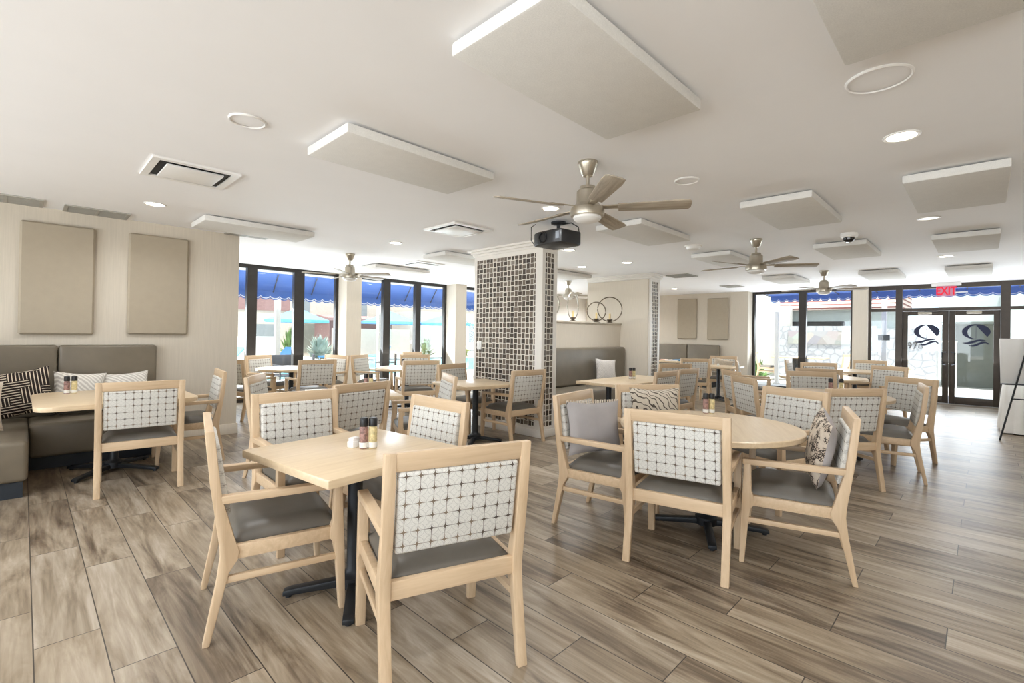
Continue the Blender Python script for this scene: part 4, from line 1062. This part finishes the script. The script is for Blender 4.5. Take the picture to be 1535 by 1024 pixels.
plant('potted_flowers', 'yellow flowers in a white planter left of the doors', 18.4, 1.75, -.03, .35, .45, 'flower_yellow', 60, 'planter', (.32, .5, 'white_paint'))
tag(obj('courtyard_wall', bx(20.2, 20.5, 5.2, 12, -.16, 2.6), 'stucco_white'), 'white wall at the left end of the courtyard', 'wall')
# outdoor dining set
t = thing('patio_table', 'patio dining table standing in the courtyard beyond the window', 'table', (18.1, 4.35, -.03)); obj('tabletop', bx(-.45, .45, -.75, .75, .76, .80, .006), 'maple_top', t)
obj('pedestal', bx(-.12, .12, -.2, .2, 0, .76, .01), 'black_metal', t)
o = chair(18.0, 5.35, -78, 'chair seen from the side at the left of the courtyard table', 'courtyard chairs', 'B'); o.location.z = -.03
o = chair(18.3, 3.35, 80, 'chair seen from the side at the right of the courtyard table', 'courtyard chairs', 'B'); o.location.z = -.03

# ------------------------------------------------------------------ light
w = bpy.data.worlds.new('sky'); SC.world = w; w.use_nodes = True
bg = w.node_tree.nodes['Background']; bg.inputs[0].default_value = (0.80, 0.90, 1.0, 1); bg.inputs[1].default_value = 1.6
S = bpy.data.lights.new('sun', 'SUN'); S.energy = 9.0; S.angle = R(.6); S.color = (1, .96, .9)
so = bpy.data.objects.new('sun', S); COL.objects.link(so); so.rotation_euler = Vector((.20, .24, -1.1)).to_track_quat('-Z', 'Y').to_euler()
def daylight(loc, d, sx, sy, power):  # area lamp added outside an opening to boost the daylight indoors
    L = bpy.data.lights.new('daylight_fill', 'AREA'); L.shape = 'RECTANGLE'; L.size = sx; L.size_y = sy; L.energy = power; L.color = (.86, .93, 1)
    o = bpy.data.objects.new('daylight_fill', L); COL.objects.link(o); o.location = loc; o.rotation_euler = Vector(d).to_track_quat('-Z', 'Z').to_euler()
for y in (-1.9, 1.4, 4.8): daylight((XL - .3, y, 1.45), (1, 0, .75), 2.6, 1.9, 85)  # added fill behind the unseen rear openings, tilted up at the ceiling
for (x, w) in ((3.4, 2.6), (6.43, 2.4), (9.4, 2.4)): daylight((x, YB + .3, 1.2), (0, -1, 1.0), w, 1.9, 105)  # extra fill outside the glazing, aimed upward to brighten the ceiling
for (y, w) in ((3.4, 2.2), (.55, 2.4), (-1.6, 1.6)): daylight((XR + .3, y, 1.2), (-1, 0, 1.0), w, 1.9, 78)

# ------------------------------------------------------------------ camera
f, yaw, pitch, roll, cy = 720.2, 0.794563, 0.0063214, 0.0153096, 496.64
c, s = math.cos(yaw), math.sin(yaw)
r = Vector((c, -s, 0)); fw = Vector((s, c, 0)); u = Vector((0, 0, 1))
f2 = fw * math.cos(pitch) + u * math.sin(pitch); u2 = u * math.cos(pitch) - fw * math.sin(pitch)
r3 = r * math.cos(roll) + u2 * math.sin(roll); u3 = u2 * math.cos(roll) - r * math.sin(roll)
cd = bpy.data.cameras.new('camera'); cam = bpy.data.objects.new('camera', cd); COL.objects.link(cam)
mw = Matrix(((r3.x, u3.x, -f2.x, 0), (r3.y, u3.y, -f2.y, 0), (r3.z, u3.z, -f2.z, 1.37), (0, 0, 0, 1)))
cam.matrix_world = mw
cd.sensor_width = 36; cd.sensor_fit = 'HORIZONTAL'; cd.lens = 36 * f / 1535; cd.shift_y = (cy - 512) / 1535
cd.clip_start = .05; cd.clip_end = 300
SC.camera = cam
SC.view_settings.view_transform = 'Standard'; SC.view_settings.look = 'None'; SC.view_settings.gamma = 1; SC.view_settings.exposure = 0.36
SC.view_settings.use_curve_mapping = False
SC.cycles.use_denoising = True; SC.cycles.max_bounces = 10; SC.cycles.diffuse_bounces = 6; SC.cycles.transparent_max_bounces = 12
SC.cycles.sample_clamp_indirect = 6.0
